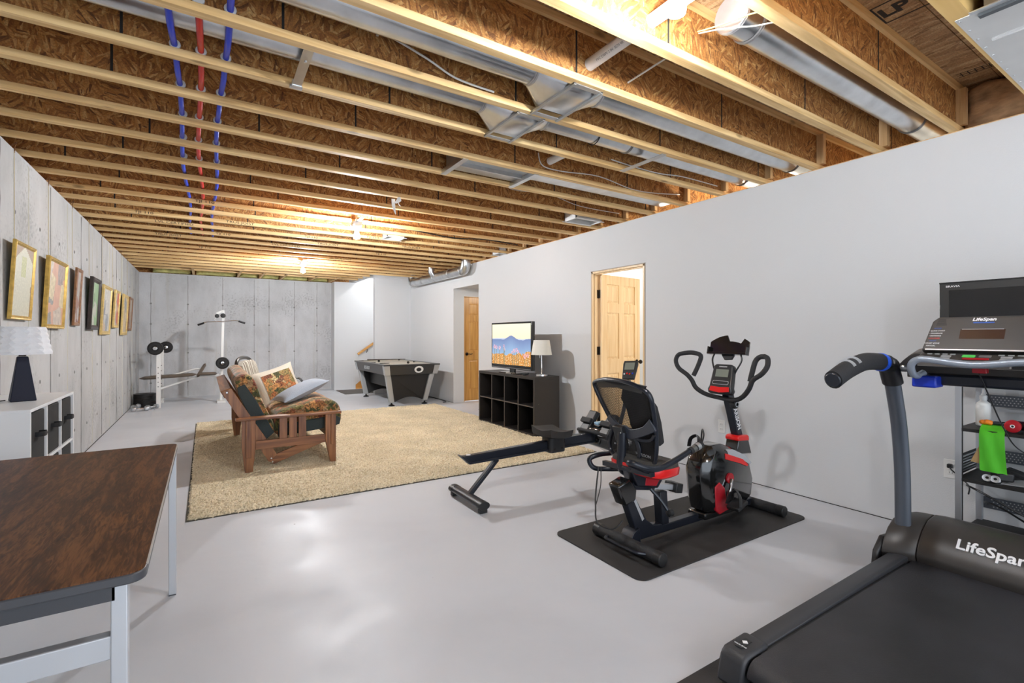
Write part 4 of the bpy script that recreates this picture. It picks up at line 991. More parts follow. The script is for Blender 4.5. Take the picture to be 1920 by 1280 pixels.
M_strip = striped(); M_blackw = mat('black_lacquered_wood', (.018, .016, .015), .3, coat=.3)
def local_thing(name, lab, cat, loc, rz, group=None):
    o = thing(name, lab, cat, loc, group); o.rotation_euler.z = rz; LOC[o.name] = (0, 0, 0); return o
t = local_thing('armchair', 'striped armchair with black wooden arms behind the loveseat', 'chair', (.80, 7.95, .022), math.radians(-22))
# local: faces +x, width along y
secs = []
mb = MB()
for z, x, w in ((.30, -.20, .30), (.5, -.235, .31), (.7, -.28, .31), (.82, -.31, .30), (.87, -.322, .27), (.895, -.328, .20), (.905, -.33, .10)):
    secs.append([(x+.0, -w, z), (x+.05, -w*.98, z+.005), (x+.085, -w*.5, z+.008), (x+.095, 0, z+.01), (x+.085, w*.5, z+.008), (x+.05, w*.98, z+.005), (x, w, z), (x-.02, 0, z)])
mb.loft(secs); mb.build('back_cushion', M_strip, t)
pts = [(-.19, -.33, .22), (-.24, -.335, .5), (-.30, -.335, .74), (-.335, -.31, .86), (-.35, -.2, .925), (-.352, 0, .945), (-.35, .2, .925), (-.335, .31, .86), (-.30, .335, .74), (-.24, .335, .5), (-.19, .33, .22)]
MB().tube(smooth_path(pts, 4), .024, 10).build('back_frame', M_blackw, t)
mb = MB(); cushion_mesh(mb, Matrix.Translation((.08, 0, .40)), .60, .60, .16, 12, 0, 6); mb.build('seat_cushion', M_strip, t)
MB().box(-.22, .36, -.30, .30, .27, .34).build('seat_frame', M_blackw, t, bev=.01)
for s in (-1, 1):
    MB().tube(smooth_path([(-.27, .335*s, .60), (.0, .345*s, .625), (.24, .345*s, .615), (.34, .345*s, .60), (.385, .345*s, .55)], 5), .022, 10, ry=.016).build('arm', M_blackw, t)
    MB().tube(smooth_path([(.385, .345*s, .56), (.36, .34*s, .35), (.35, .33*s, .0)], 4), .022, 8).build('leg', M_blackw, t)
    MB().tube(smooth_path([(-.22, .31*s, .30), (-.26, .31*s, .15), (-.32, .31*s, .0)], 4), .020, 8).build('leg', M_blackw, t)

# ---------------- weight bench with lat tower ----------------
M_wp = mat('white_powder_coat', (.78, .78, .76), .35); M_vin = mat('brown_vinyl', (.14, .11, .085), .5); M_iron = mat('black_cast_iron', (.014, .013, .013), .45, .3); M_chr = mat('chrome', (.75, .75, .76), .12, 1)
t = thing('weight_bench', 'white weight bench with lat pulldown tower against the grey concrete wall', 'weight bench', (-.2, 10.95, 0))
for (y, n) in ((10.66, 0), (11.42, 1)):
    u_ = MB().box(-.73, -.665, y-.03, y+.03, .0, 1.02).build('upright', M_wp, t, bev=.004)
    mb = MB()
    for z in (.38, .46, .54, .62, .72): mb.cyl((-.70, y-.0312, z), (-.70, y-.029, z), .008, n=10)
    o = mb.build('holes', M_dark, u_, smooth=False); o['kind'] = 'stuff'
    MB().tube([(-.70, y-.0, 1.0), (-.70, y, 1.03), (-.665, y, 1.06)], .010, 8).build('hook', M_wp, u_)
MB().box(-.72, -.67, 10.66, 11.42, .04, .09).build('base_tube', M_wp, t, bev=.004)
def pad(x0, x1, z0, z1, y0, y1, name, tilt=0):
    mb = MB(); L_ = x1-x0
    cushion_mesh(mb, Matrix.Translation(((x0+x1)/2, (y0+y1)/2, (z0+z1)/2)) @ Matrix.Rotation(tilt, 4, 'Y'), L_, y1-y0, z1-z0, 12, 0, 8); return mb.build(name, M_vin, t)
pad(-1.0, -.13, .505, .565, 10.88, 11.15, 'back_pad', math.radians(-2.5)); pad(-.10, .20, .53, .585, 10.88, 11.15, 'seat_pad', 0); pad(-.20, .09, .60, .655, 10.92, 11.10, 'preacher_pad', math.radians(-62))
MB().bar((-.70, 11.04, .31), (-.10, 11.04, .51), .035, .035).build('brace_tube', M_wp, t, bev=.004)
MB().tube(smooth_path([(-.60, 11.04, .53), (-.30, 11.04, .61), (-.14, 11.04, .655), (-.06, 11.04, .64)], 5), .016, 10).build('curl_bar', M_wp, t)
MB().box(-.72, -.68, 10.69, 11.39, .29, .33).build('cross_tube', M_wp, t)
MB().bar((-.12, 11.04, .50), (.28, 11.04, .53), .04, .04).build('seat_tube', M_wp, t, bev=.004)
MB().bar((.265, 11.0, 0), (.305, 11.0, 1.79), .05, .045, up=(1, 0, 0)).build('tower_post', M_wp, t, bev=.004)
MB().box(.20, .34, 10.8, 11.2, 0, .04).build('tower_foot', M_wp, t, bev=.004)
MB().bar((.305, 11.0, 1.77), (.19, 11.0, 1.72), .04, .04).build('top_arm', M_wp, t)
MB().lathe([(.035, -.012), (.045, -.010), (.038, 0), (.045, .010), (.035, .012)], (.30, 10.96, 1.68), (0, 1, 0), 20).lathe([(.03, -.012), (.038, -.01), (.032, 0), (.038, .01), (.03, .012)], (.20, 10.96, 1.67), (0, 1, 0), 20).build('pulley', M_iron, t)
MB().tube(smooth_path([(.23, 10.96, 1.68), (.16, 10.95, 1.60), (.22, 10.93, 1.56), (.27, 10.93, 1.555)], 4), .005, 6).build('pulley_cable', M_wp, t)
lb = MB().tube(smooth_path([(-.10, 10.94, 1.50), (.04, 10.93, 1.545), (.27, 10.93, 1.56), (.52, 10.93, 1.58), (.66, 10.94, 1.545)], 5), .011, 8).build('lat_bar', M_chr, t)
MB().cyl((-.115, 10.94, 1.49), (-.01, 10.93, 1.532), .018).build('grip', M_iron, lb); MB().cyl((.56, 10.935, 1.575), (.675, 10.94, 1.535), .018).build('grip', M_iron, lb)
MB().cyl((.29, 10.9, .76), (.29, 11.1, .76), .012).build('weight_peg', M_chr, t)
def plate(name, lab, c, d, r, th, grp=None):
    o = thing(name, lab, 'weight plate', c, grp)
    MB().lathe([(.018, -th/2), (.03, -th/2-.004), (r*.35, -th/2-.003), (r*.45, -th*.2), (r*.82, -th*.2), (r*.88, -th/2), (r, -th/2+.003), (r, th/2-.003), (r*.88, th/2), (r*.82, th*.2), (r*.45, th*.2), (r*.35, th/2+.003), (.03, th/2+.004), (.018, th/2)], c, d, 32).build('disc', M_iron, o)
    MB().lathe([(.019, -th/2-.006), (.028, -th/2-.005), (.028, -th/2-.003), (.019, -th/2-.003)], c, d, 20).build('hub_ring', M_chr, o)
    return o
t = thing('barbell', 'chrome barbell resting on the bench uprights', 'barbell', (-.68, 11.04, 1.065))
MB().cyl((-.74, 10.50, 1.065), (-.63, 11.66, 1.065), .0125).build('bar', M_chr, t)
for x, y in ((-.739, 10.515), (-.631, 11.645)): MB().lathe([(.026, -.012), (.03, -.006), (.026, .010)], (x, y, 1.065), (0, 1, 0), 16).build('collar', M_chr, t)
plate('weight_plate', 'black weight plate on the near end of the barbell', (-.735, 10.56, 1.065), (0, 1, 0), .118, .028, 'black cast iron weight plates')
plate('weight_plate', 'black weight plate on the far end of the barbell', (-.637, 11.58, 1.065), (0, 1, 0), .112, .028, 'black cast iron weight plates')
plate('weight_plate', 'small black weight plate on the white tower post', (.29, 10.915, .76), (0, 1, 0), .115, .026, 'black cast iron weight plates')
nm = ['bottom', 'second from the bottom', 'third from the bottom', 'second from the top', 'top']
for i in range(5):
    c = (-.925, 11.06, .025+.046*i); o = thing('weight_plate', f'black weight plate in the floor stack by the corner, {nm[i]}', 'weight plate', c, 'stacked plates on the floor'); r = .175-.002*i
    MB().lathe([(.018, -.018), (r*.4, -.020), (r*.5, -.01), (r*.85, -.012), (r, -.022), (r, .022), (r*.85, .012), (r*.5, .01), (r*.4, .020), (.018, .018)], c, (0, 0, 1), 32).build('disc', M_iron, o)
def dumbbell(c, a, lab):
    o = thing('dumbbell', lab, 'dumbbell', c, 'chrome dumbbells on the floor'); d = Vector((math.cos(a), math.sin(a), 0)); c = Vector(c)
    MB().tube([c-d*.08, c-d*.03, c, c+d*.03, c+d*.08], [.011, .014, .016, .014, .011], 12).build('handle', M_chr, o)
    for s in (-1, 1): MB().lathe([(.018, .055*s), (.038, .062*s), (.042, .075*s), (.042, .105*s), (.034, .118*s), (.01, .12*s)], c, d, 16).build('weight', M_galv, o)
dumbbell((-.93, 10.36, .043), .15, 'chrome dumbbell nearest the camera by the plate stack'); dumbbell((-.78, 10.52, .043), .9, 'chrome dumbbell between the plates and the white upright'); dumbbell((-1.02, 10.72, .043), 1.3, 'chrome dumbbell against the concrete wall')

# ---------------- pool table ----------------
M_pb = mat('black_laminate', (.013, .012, .012), .45); M_pgr = mat('dark_grey_rail', (.030, .029, .028), .35, coat=.2); M_alu = mat('silver_plastic', (.46, .47, .47), .4, .4); M_felt = mat('pale_grey_felt', (.50, .47, .40), .95)
t = thing('pool_table', 'small black pool table with silver corners and splayed legs', 'pool table', (3.25, 9.5, 0))
X0, X1, Y0_, Y1_ = 2.70, 3.765, 8.50, 10.50; ZT_ = .745
def taper(x0, x1, y0, y1, z0, z1, dx, dy, mb=None):
    mb = mb or MB(); A = [(x0+dx, y0+dy, z0), (x1-dx, y0+dy, z0), (x1-dx, y1-dy, z0), (x0+dx, y1-dy, z0)]; B = [(x0, y0, z1), (x1, y0, z1), (x1, y1, z1), (x0, y1, z1)]
    return mb.loft([A, B])
taper(X0, X1, Y0_, Y1_, .575, ZT_-.005, .035, .035).build('cabinet', M_pgr, t, bev=.004, smooth=False)
rw = .10
mb = MB(); mb.box(X0-.01, X1+.01, Y0_-.01, Y0_+rw, ZT_-.005, ZT_+.018).box(X0-.01, X1+.01, Y1_-rw, Y1_+.01, ZT_-.005, ZT_+.018).box(X0-.01, X0+rw, Y0_+rw, Y1_-rw, ZT_-.005, ZT_+.018).box(X1-rw, X1+.01, Y0_+rw, Y1_-rw, ZT_-.005, ZT_+.018)
mb.build('rail', M_pgr, t, bev=.006)
MB().box(X0+rw, X1-rw, Y0_+rw, Y1_-rw, ZT_-.006, ZT_-.001).build('playing_surface', M_felt, t, smooth=False)
mb = MB().box(X0+rw, X0+rw+.03, Y0_+rw+.06, (Y0_+Y1_)/2-.05, ZT_-.001, ZT_+.014).box(X0+rw, X0+rw+.03, (Y0_+Y1_)/2+.05, Y1_-rw-.06, ZT_-.001, ZT_+.014).box(X1-rw-.03, X1-rw, Y0_+rw+.06, (Y0_+Y1_)/2-.05, ZT_-.001, ZT_+.014).box(X1-rw-.03, X1-rw, (Y0_+Y1_)/2+.05, Y1_-rw-.06, ZT_-.001, ZT_+.014).box(X0+rw+.06, X1-rw-.06, Y0_+rw, Y0_+rw+.03, ZT_-.001, ZT_+.014).box(X0+rw+.06, X1-rw-.06, Y1_-rw-.03, Y1_-rw, ZT_-.001, ZT_+.014)
o = mb.build('cushions', M_felt, t, smooth=False); o['kind'] = 'stuff'
for (x, y) in ((X0+rw, Y0_+rw), (X1-rw, Y0_+rw), (X0+rw, (Y0_+Y1_)/2), (X1-rw, (Y0_+Y1_)/2), (X0+rw, Y1_-rw), (X1-rw, Y1_-rw)):
    MB().cyl((x, y, ZT_-.004), (x, y, ZT_+.0195), .045, n=20).build('pocket', M_dark, t)
for (x, sx) in ((X0, 1), (X1, -1)):
    for (y, sy) in ((Y0_, 1), (Y1_, -1)):
        mb = MB()
        A = [(x+sx*.030, y+sy*.030, .57), (x+sx*.125, y+sy*.030, .57), (x+sx*.125, y+sy*.06, .57), (x+sx*.06, y+sy*.06, .57), (x+sx*.06, y+sy*.125, .57), (x+sx*.030, y+sy*.125, .57)]
        B = [(x-sx*.006, y-sy*.006, ZT_-.004), (x+sx*.10, y-sy*.006, ZT_-.004), (x+sx*.10, y+sy*.03, ZT_-.004), (x+sx*.03, y+sy*.03, ZT_-.004), (x+sx*.03, y+sy*.10, ZT_-.004), (x-sx*.006, y+sy*.10, ZT_-.004)]
        mb.loft([A, B]).build('corner_cap', M_alu, t, bev=.004, smooth=False)
        lx, ly = x+sx*(.09 if sx > 0 else .12), y+sy*.10; bx, by = x+sx*(.19 if sx > 0 else .235), y+sy*.17
        mb = MB(); w = .045
        mb.loft([[(bx-sx*w, by-sy*w, .06), (bx+sx*w, by-sy*w, .06), (bx+sx*w, by+sy*w, .06), (bx-sx*w, by+sy*w, .06)], [(lx-sx*w, ly-sy*w, .575), (lx+sx*w*1.1, ly-sy*w, .575), (lx+sx*w*1.1, ly+sy*w*1.1, .575), (lx-sx*w, ly+sy*w*1.1, .575)]])
        l = mb.build('leg', M_alu, t, bev=.012)
        MB().lathe([(.055, 0), (.058, .012), (.03, .024), (.014, .034), (.014, .065)], (bx, by, 0), n=20).build('foot_leveler', M_iron, l)
for (y, d) in ((Y0_+.10, 1), (Y1_-.10, -1)):
    xa, xb = X0+.12, X1-.12; xc, xd_ = X0+.235, X1-.235
    arch = [(xc+(xd_-xc)*f, .065+.085*math.sin(PI*f)) for f in np.linspace(.0, 1, 13)]
    mb = MB(); A = [(p[0], y+d*.06, p[1]) for p in arch] + [(xb, y, .575), (xa, y, .575)]; B = [(p[0], y+d*.085, p[1]) for p in arch] + [(xb, y+d*.025, .575), (xa, y+d*.025, .575)]
    mb.loft([A, B]).build('end_panel', M_pb, t, smooth=False)
for x, s in ((X0+.28, 1), (X1-.28, -1)): MB().box(x-.01, x+.01, Y0_+.2, Y1_-.2, .30, .575).build('inner_panel', M_pb, t, smooth=False)
# oval ball window on the near end, with ball-shaped plate
MB().lathe([(.052, 0), (.085, -.004), (.088, -.012), (.07, -.014), (.054, -.008)], (3.355, Y0_+.014, .665), (0, 1, .1), 28).xf(Matrix.Translation((3.355, 0, .665)) @ Matrix.Diagonal((1.0, 1, .72, 1)) @ Matrix.Translation((-3.355, 0, -.665))).build('ball_window_ring', M_wp, t)
MB().sphere((3.355, Y0_+.008, .663), .050, 16, (1, .32, .72)).build('ball_window', M_iron, t)
text('brand_plate', 'BILLIARDS', .085, (X0+.006, 9.62, .66), (0, -1, 0), (.1, 0, 1), M_alu, t, bold=.003, sx=.95)
tag(MB().tube([(2.9, 10.28, ZT_+.033), (3.7, 10.18, ZT_+.035)], [.014, .006], 10).build('pool_cue', mat('dark_cue', (.05, .03, .02), .3), loc=(3.3, 10.2, ZT_+.03)), 'dark pool cue lying across the far end of the pool table', 'pool cue')
tag(MB().sphere((3.02, 9.86, ZT_+.026), .026, 16).build('pool_ball', mat('black_ball', (.01, .01, .01), .1), loc=(3.02, 9.86, ZT_)), 'black ball near the far rail of the pool table', 'ball')
tag(MB().sphere((3.33, 9.0, ZT_+.026), .026, 16).build('pool_ball', mat('black_ball2', (.012, .01, .01), .1), loc=(3.33, 9.0, ZT_)), 'black ball on the near right of the pool table', 'ball')
mb = MB(); mb.tube([(2.86+.09*math.cos(a)*(1-.35*abs(math.sin(a*1.5))*0), 8.98+.05*math.sin(a), ZT_+.024) for a in np.linspace(0, 2*PI, 20)[:-1]], .006, 6, closed=True)
tag(mb.build('ball_rack', M_iron, loc=(2.86, 8.98, ZT_+.02)), 'small black ball rack lying on the left rail of the pool table', 'rack')
# grey mat at the foot of the stairs
tag(MB().prism(rrect(2.60, 3.30, 10.92, 11.80, .02), 'z', .0005, .010).build('door_mat', mat('grey_mat', (.12, .11, .10), .95, bump=.5, bscale=120), loc=(2.95, 11.3, 0)), 'dark grey mat on the floor at the foot of the stairs', 'mat')

# ---------------- black cube shelf, television and lamp ----------------
M_esp = mat('black_brown_laminate', (.020, .016, .014), .42, var=.15, vscale=3)
M_espi = mat('black_brown_interior', (.010, .008, .007), .5)
BX0, BX1, BY0, BY1, BH = 3.49, 3.88, 4.965, 6.43, .765
t = thing('cube_shelf', 'long black brown cube shelf with eight empty cubes under the television', 'shelf', ((BX0+BX1)/2, (BY0+BY1)/2, 0))
ot = .038
MB().box(BX0, BX1, BY0, BY1, BH-ot, BH).build('top', M_esp, t, bev=.002); MB().box(BX0, BX1, BY0, BY1, 0.001, ot).build('bottom', M_esp, t, bev=.002)
MB().box(BX0, BX1, BY0, BY0+ot, ot, BH-ot).build('side_panel', M_esp, t, bev=.002); MB().box(BX0, BX1, BY1-ot, BY1, ot, BH-ot).build('side_panel', M_esp, t, bev=.002)
MB().box(BX1-.004, BX1, BY0+ot, BY1-ot, ot, BH-ot).build('back_panel', M_espi, t, smooth=False)
cw = (BY1-BY0-2*ot+.0)/4
M_edgeb = mat('grey_brown_edge', (.075, .062, .055), .45)
for i in (1, 2, 3):
    y = BY0+ot+cw*i; dv = MB().box(BX0+.004, BX1-.004, y-.008, y+.008, ot, BH-ot).build('divider', M_espi, t, smooth=False)
    MB().box(BX0+.002, BX0+.005, y-.008, y+.008, ot, BH-ot).build('edge_band', M_edgeb, dv, smooth=False)
sh = MB().box(BX0+.004, BX1-.004, BY0+ot, BY1-ot, BH/2-.008, BH/2+.008).build('shelf', M_espi, t, smooth=False)
MB().box(BX0+.0015, BX0+.005, BY0+ot, BY1-ot, BH/2-.008, BH/2+.008).build('edge_band', M_edgeb, sh, smooth=False)
MB().cyl((BX0+.06, BY0-.0015, .42), (BX0+.06, BY0+.001, .42), .006, n=10).build('screw_cap', M_edgeb, t)
# television
M_gloss = mat('glossy_black_plastic', (.010, .010, .010), .12, coat=.5); M_mblk = mat('matte_black_plastic', (.018, .018, .019), .5)
TY0_, TY1_, TZ0, TZ1, TXF = 5.17, 6.22, .825, 1.475, 3.585
t = thing('television', 'flat television showing mountains and pink flowers on the black cube shelf', 'television', (3.62, 5.68, BH+.001))
MB().box(TXF+.004, TXF+.055, TY0_, TY1_, TZ0, TZ1).build('body', M_gloss, t, bev=.006)
def tvimg(s, q):
    # s: 0 at the viewer's left (far end), q up
    n = lambda a, b, c=0: mnoise.noise(Vector((a, b, c)))
    ridge = .60 + .115*math.exp(-((s-.52)/.13)**2) + .03*math.exp(-((s-.12)/.2)**2) + .04*math.exp(-((s-1.0)/.14)**2) + .012*n(s*14, 0, 3)
    far = .66 + .02*n(s*6, 0, 1) - .05*abs(s-.2)
    if q > max(ridge, far): 
        f = (q-.6)/.4; c = np.array((.92, .72, .52))*(1-f) + np.array((.93, .86, .62))*f
    elif q > ridge: c = np.array((.50, .58, .72))
    else:
        f = min(1, max(0, (ridge-q)/.35)); c = np.array((.16, .22, .42))*(1-f) + np.array((.28, .42, .62))*f
    gr = .26 + .06*n(s*9, q*4, 2) + .12*max(0, n(s*3.5, 0, 8)) + (.05 if s > .8 else 0)
    if q < gr:
        k = n(s*60, q*60, 4); c = np.array((.62, .26, .04)) + np.array((.30, .22, .10))*k
        if k > .28: c = np.array((.95, .78, .52))
        if k < -.35: c = np.array((.25, .10, .04))
    for (fs, fq, r) in ((.07, .44, .05), (.12, .42, .05), (.21, .41, .05), (.34, .38, .045), (.33, .46, .035), (.60, .35, .05), (.66, .37, .05), (.70, .33, .04), (.55, .31, .035), (.86, .23, .06), (.93, .25, .05)):
        d = math.hypot((s-fs)*1.6, q-fq)
        if d < r and n(s*90, q*90, 6) > -.05: c = np.array((.72, .25, .36)) if n(s*120, q*120, 7) < .12 else np.array((.95, .75, .78))
        elif abs(s-fs+.01*n(q*20, fs, 1)) < .006 and q < fq: c = np.array((.20, .22, .12))
    return np.clip(c, 0, 1)
image_grid('screen', tvimg, 190, 110, (TXF+.0035, TY1_-.025, TZ0+.055), (0, -(TY1_-TY0_-.05), 0), (0, 0, TZ1-TZ0-.08), vcol_mat('tv_picture', .3, emit=.82), t)
MB().box(TXF+.001, TXF+.006, TY0_+.02, TY1_-.02, TZ0+.012, TZ0+.016).build('trim_line', M_galvd, t, smooth=False)
MB().box(TXF+.02, TXF+.05, 5.62, 5.74, BH+.012, TZ0+.01).build('stand_neck', M_gloss, t, bev=.004)
MB().prism(rrect(3.53, 3.74, 5.44, 5.92, .02), 'z', BH+.001, BH+.014).build('stand_base', M_gloss, t, bev=.004)
# table lamp on the shelf
lx, ly = 3.665, 5.06
t = thing('table_lamp', 'slim steel table lamp with white drum shade beside the television', 'lamp', (lx, ly, BH+.001))
MB().lathe([(.075, 0), (.078, .004), (.076, .022), (.07, .026), (.012, .03), (.008, .04), (.008, .30)], (lx, ly, BH+.001), n=32).build('base', M_chr, t)
mb = MB(); mb.lathe([(.135, .275), (.134, .278), (.103, .46), (.102, .463), (.100, .463), (.132, .275)], (lx, ly, BH+.001), n=40); mb.build('lamp_shade', mat('linen_shade', (.66, .65, .60), .85, bump=.2, bscale=200), t)
MB().tube([(lx-.03, ly+.0, BH+.29), (lx-.03, ly, BH+.235)], .0025, 6).sphere((lx-.03, ly, BH+.23), .005, 8).build('pull_chain', M_chr, t)
for (x, y, a, lab) in ((3.545, 5.62, .25, 'chrome remote lying on the shelf in front of the television stand'), (3.60, 5.33, -.9, 'small black remote lying on the shelf near the lamp')):
    o = thing('remote_control', lab, 'remote', (x, y, BH+.001)); R = Matrix.Rotation(a, 4, 'Z')
    MB().prism(rrect(-.022, .022, -.075, .075, .012), 'z', 0, .016).xf(Matrix.Translation((x, y, BH+.001)) @ R).build('case', M_galv if a > 0 else M_mblk, o, bev=.003)
    mb = MB()
    for i in range(3):
        for j in range(5): mb.box(-.014+.011*i, -.007+.011*i, -.05+.02*j, -.038+.02*j, .016, .0175)
    k_ = mb.xf(Matrix.Translation((x, y, BH+.001)) @ R).build('buttons', M_mblk, o, smooth=False); k_['kind'] = 'stuff'
tag(MB().tube(smooth_path([(3.84, 8.5, .02), (3.98, 8.7, .006), (4.0, 9.3, .006), (3.9, 9.7, .006)], 5), .008, 6).build('floor_cable', M_cablek, loc=(3.95, 9, 0)), 'black cable on the floor at the foot of the wall by the pool table', 'cable')
# ---------------- exercise mats ----------------
M_rub = mat('black_rubber_mat', (.028, .026, .026), .62, var=.2, vscale=5, bump=.15, bscale=250)
tag(MB().prism(rrect(1.91, 3.58, 1.755, 2.505, .06, 8), 'z', .0005, .008).build('exercise_mat', M_rub, loc=(2.75, 2.13, 0)), 'black rubber mat under the recumbent exercise bike', 'mat')
tag(MB().prism(rrect(1.30, 3.55, .15, 1.175, .05, 8), 'z', .0005, .008).build('exercise_mat', M_rub, loc=(2.4, .66, 0)), 'black rubber mat under the treadmill', 'mat')
M_nav = mat('dark_blue_black_steel', (.014, .017, .026), .32, .2, coat=.15)
M_blk = mat('black_plastic', (.016, .016, .017), .42)
M_gls = mat('piano_black', (.008, .008, .008), .1, coat=.8)
M_red = mat('red_plastic', (.72, .012, .012), .28, coat=.3)
M_dred = mat('dark_red_plastic', (.40, .01, .02), .3)
M_foam = mat('black_foam_grip', (.018, .018, .020), .7, bump=.2, bscale=200)
M_lcd = mat('grey_lcd', (.22, .24, .20), .2)
M_whitep = mat('white_print', (.85, .85, .86), .5)
M_slv = mat('bright_silver_paint', (.62, .64, .67), .3, .5)

# ---------------- rowing machine ----------------
t = thing('rowing_machine', 'black rowing machine with a long rail standing behind the exercise bike', 'rowing machine', (2.4, 3.3, 0))
ry = 3.30
MB().prism([(1.625, .372), (1.70, .302), (3.25, .325), (3.25, .43), (1.70, .372)], 'y', ry-.028, ry+.028).build('rail', M_nav, t, bev=.008)
MB().prism([(1.625, .375), (1.70, .308), (3.2, .33), (3.2, .345), (1.70, .325), (1.64, .378)], 'y', ry-.042, ry+.042).build('rail_lip', M_nav, t, bev=.004)
MB().cyl((1.70, ry, .372), (1.70, ry, .3745), .018, n=20).build('badge', M_whitep, t)
MB().bar((1.955, ry, .31), (1.70, ry, .06), .045, .035).build('rear_strut', M_nav, t, bev=.008)
MB().tube([(1.70, 3.05, .055), (1.70, 3.56, .055)], .045, 20, ry=.028).build('rear_foot', M_nav, t)
for y in (3.075, 3.535): MB().tube([(1.70, y-.028, .055), (1.70, y+.028, .055)], .047, 20, ry=.030).box(1.67, 1.73, y-.02, y+.02, 0, .03).build('foot_cap', M_blk, t, bev=.003)
# seat: contoured pad on a roller carriage
mb = MB(); n = 16; top = {}; bt_ = {}
for i in range(n+1):
    for j in range(n+1):
        a, b = -1+2*i/n, -1+2*j/n
        x = a*.125*(1-.06*b*b) ; y = b*.17*(1-.16*a*a)
        z = .018*b*b + .022*max(0, -a)**2 - .010*math.cos(b*PI*1.0)*.3
        top[i, j] = mb.bm.verts.new((2.50+x, ry+y, .472+z)); bt_[i, j] = mb.bm.verts.new((2.50+x*.93, ry+y*.93, .428+z*.5))
for i in range(n):
    for j in range(n):
        mb.bm.faces.new((top[i, j], top[i+1, j], top[i+1, j+1], top[i, j+1])); mb.bm.faces.new((bt_[i, j], bt_[i, j+1], bt_[i+1, j+1], bt_[i+1, j]))
for i in range(n):
    for (a, b) in (((i, 0), (i+1, 0)), ((i, n), (i+1, n)), ((0, i), (0, i+1)), ((n, i), (n, i+1))):
        mb.bm.faces.new((top[a], top[b], bt_[b], bt_[a]))
mb.build('seat', mat('charcoal_foam_seat', (.030, .027, .025), .75), t)
cr_ = MB().prism([(p[0], p[1]) for p in rrect(2.43, 2.60, ry-.075, ry+.075, .04)], 'z', .30, .435).build('seat_carriage', M_blk, t, bev=.01)
for x in (2.47, 2.55): MB().cyl((x, ry-.078, .335), (x, ry-.07, .335), .009, n=12).build('bolt', M_dark, cr_)
# front assembly
MB().prism([(2.95, .30), (2.98, .45), (3.20, .48), (3.55, .36), (3.72, .12), (3.66, .08), (3.3, .12), (3.1, .24)], 'y', ry-.09, ry+.09).build('flywheel_case', M_gls, t, bev=.02)
MB().tube([(3.55, 3.08, .05), (3.55, 3.56, .05)], .04, 16, ry=.028).build('front_foot', M_nav, t)
MB().bar((3.55, ry, .06), (3.5, ry, .2), .06, .06).build('front_strut', M_nav, t)
for s, yy in ((1, ry+.13), (-1, ry-.13)):
    pl = MB().obox((3.03, yy, .47), (.05, .11, .25), Matrix.Rotation(math.radians(38), 3, 'Y')).build('footrest', M_blk, t, bev=.012)
    MB().obox((3.0, yy, .50), (.03, .13, .05), Matrix.Rotation(math.radians(38), 3, 'Y')).build('foot_strap', M_foam, pl, bev=.006)
    for kk in range(4): MB().obox((3.0-.016+.022*kk-.008, yy, .43+.028*kk), (.006, .08, .006), Matrix.Rotation(math.radians(38), 3, 'Y')).build('tread_rib', M_galvd, pl, smooth=False)
MB().cyl((2.99, ry-.2, .40), (2.99, ry+.2, .40), .012).build('footrest_axle', M_nav, t)
MB().tube(smooth_path([(2.95, ry-.19, .41), (2.90, ry-.1, .43), (2.90, ry+.1, .43), (2.95, ry+.19, .41)], 4), .014, 10).build('pull_handle', M_foam, t)
MB().box(3.0, 3.18, ry-.03, ry+.03, .472, .50).build('blue_guard', mat('pale_blue_plastic', (.28, .48, .66), .3), t, bev=.008)
MB().tube(smooth_path([(3.30, ry, .45), (3.36, ry, .62), (3.42, ry, .86)], 4), .018, 10).build('console_arm', M_nav, t)
cM = frame((3.42, ry-.01, .955), (.30, -.95, .05), (.42, .12, .90))
mb = MB().prism([(-.060, -.095), (.060, -.095), (.075, .06), (.068, .095), (-.068, .095), (-.075, .06)], 'z', -.016, .016); mb.xf(cM)
cs = mb.build('console', M_blk, t, bev=.008)
MB().box(-.05, .05, .0, .072, .016, .0175).xf(cM).build('lcd', M_lcd, cs, smooth=False)
for i, m in enumerate((M_whitep, M_red, M_red, M_bluep)):
    MB().cyl((-.042+.028*i, -.045+.006*(i % 2), .016), (-.042+.028*i, -.045+.006*(i % 2), .0195), .008, n=12).xf(cM).build('button', m, cs)

# ---------------- recumbent exercise bike ----------------
by = 2.10
t = thing('exercise_bike', 'black and red recumbent exercise bike with mesh backrest on the rubber mat', 'exercise bike', (2.7, by, .008))
def foot(x, y0, y1, label=None):
    f = MB().cyl((x, y0+.03, .046), (x, y1-.03, .046), .036, n=24).build('stabilizer', M_nav if label is None else M_foam, t)
    for a, b in ((y0, y0+.055), (y1-.055, y1)): MB().lathe([(.034, 0), (.038, .004), (.038, abs(b-a)-.004), (.034, abs(b-a))], (x, a, .046), (0, 1, 0), 24).build('end_cap', M_blk, f)
    return f
foot(2.13, 1.80, 2.34, 1); foot(3.44, 1.84, 2.34, 1)
MB().tube(smooth_path([(2.10, 1.90, .05), (2.05, 1.93, .06), (2.045, 2.0, .06), (2.045, 2.12, .06), (2.05, 2.17, .06), (2.10, 2.20, .05)], 4), .010, 8).build('transport_handle', M_nav, t)
MB().prism([(2.20, .035), (2.42, .035), (3.42, .035), (3.42, .085), (2.50, .085), (2.36, .105), (2.30, .15), (2.16, .37), (2.085, .37), (2.12, .30), (2.20, .12)], 'y', by-.028, by+.028).build('main_frame', M_nav, t, bev=.006)
MB().prism([(2.13, .03), (2.23, .03), (2.22, .12), (2.17, .10)], 'y', by-.045, by+.045).build('gusset', M_nav, t, bev=.003)
MB().prism([(2.155, .345), (2.175, .345), (2.275, .16), (2.258, .15)], 'y', by-.0305, by-.029).build('reflective_stripe', M_slv, t, smooth=False)
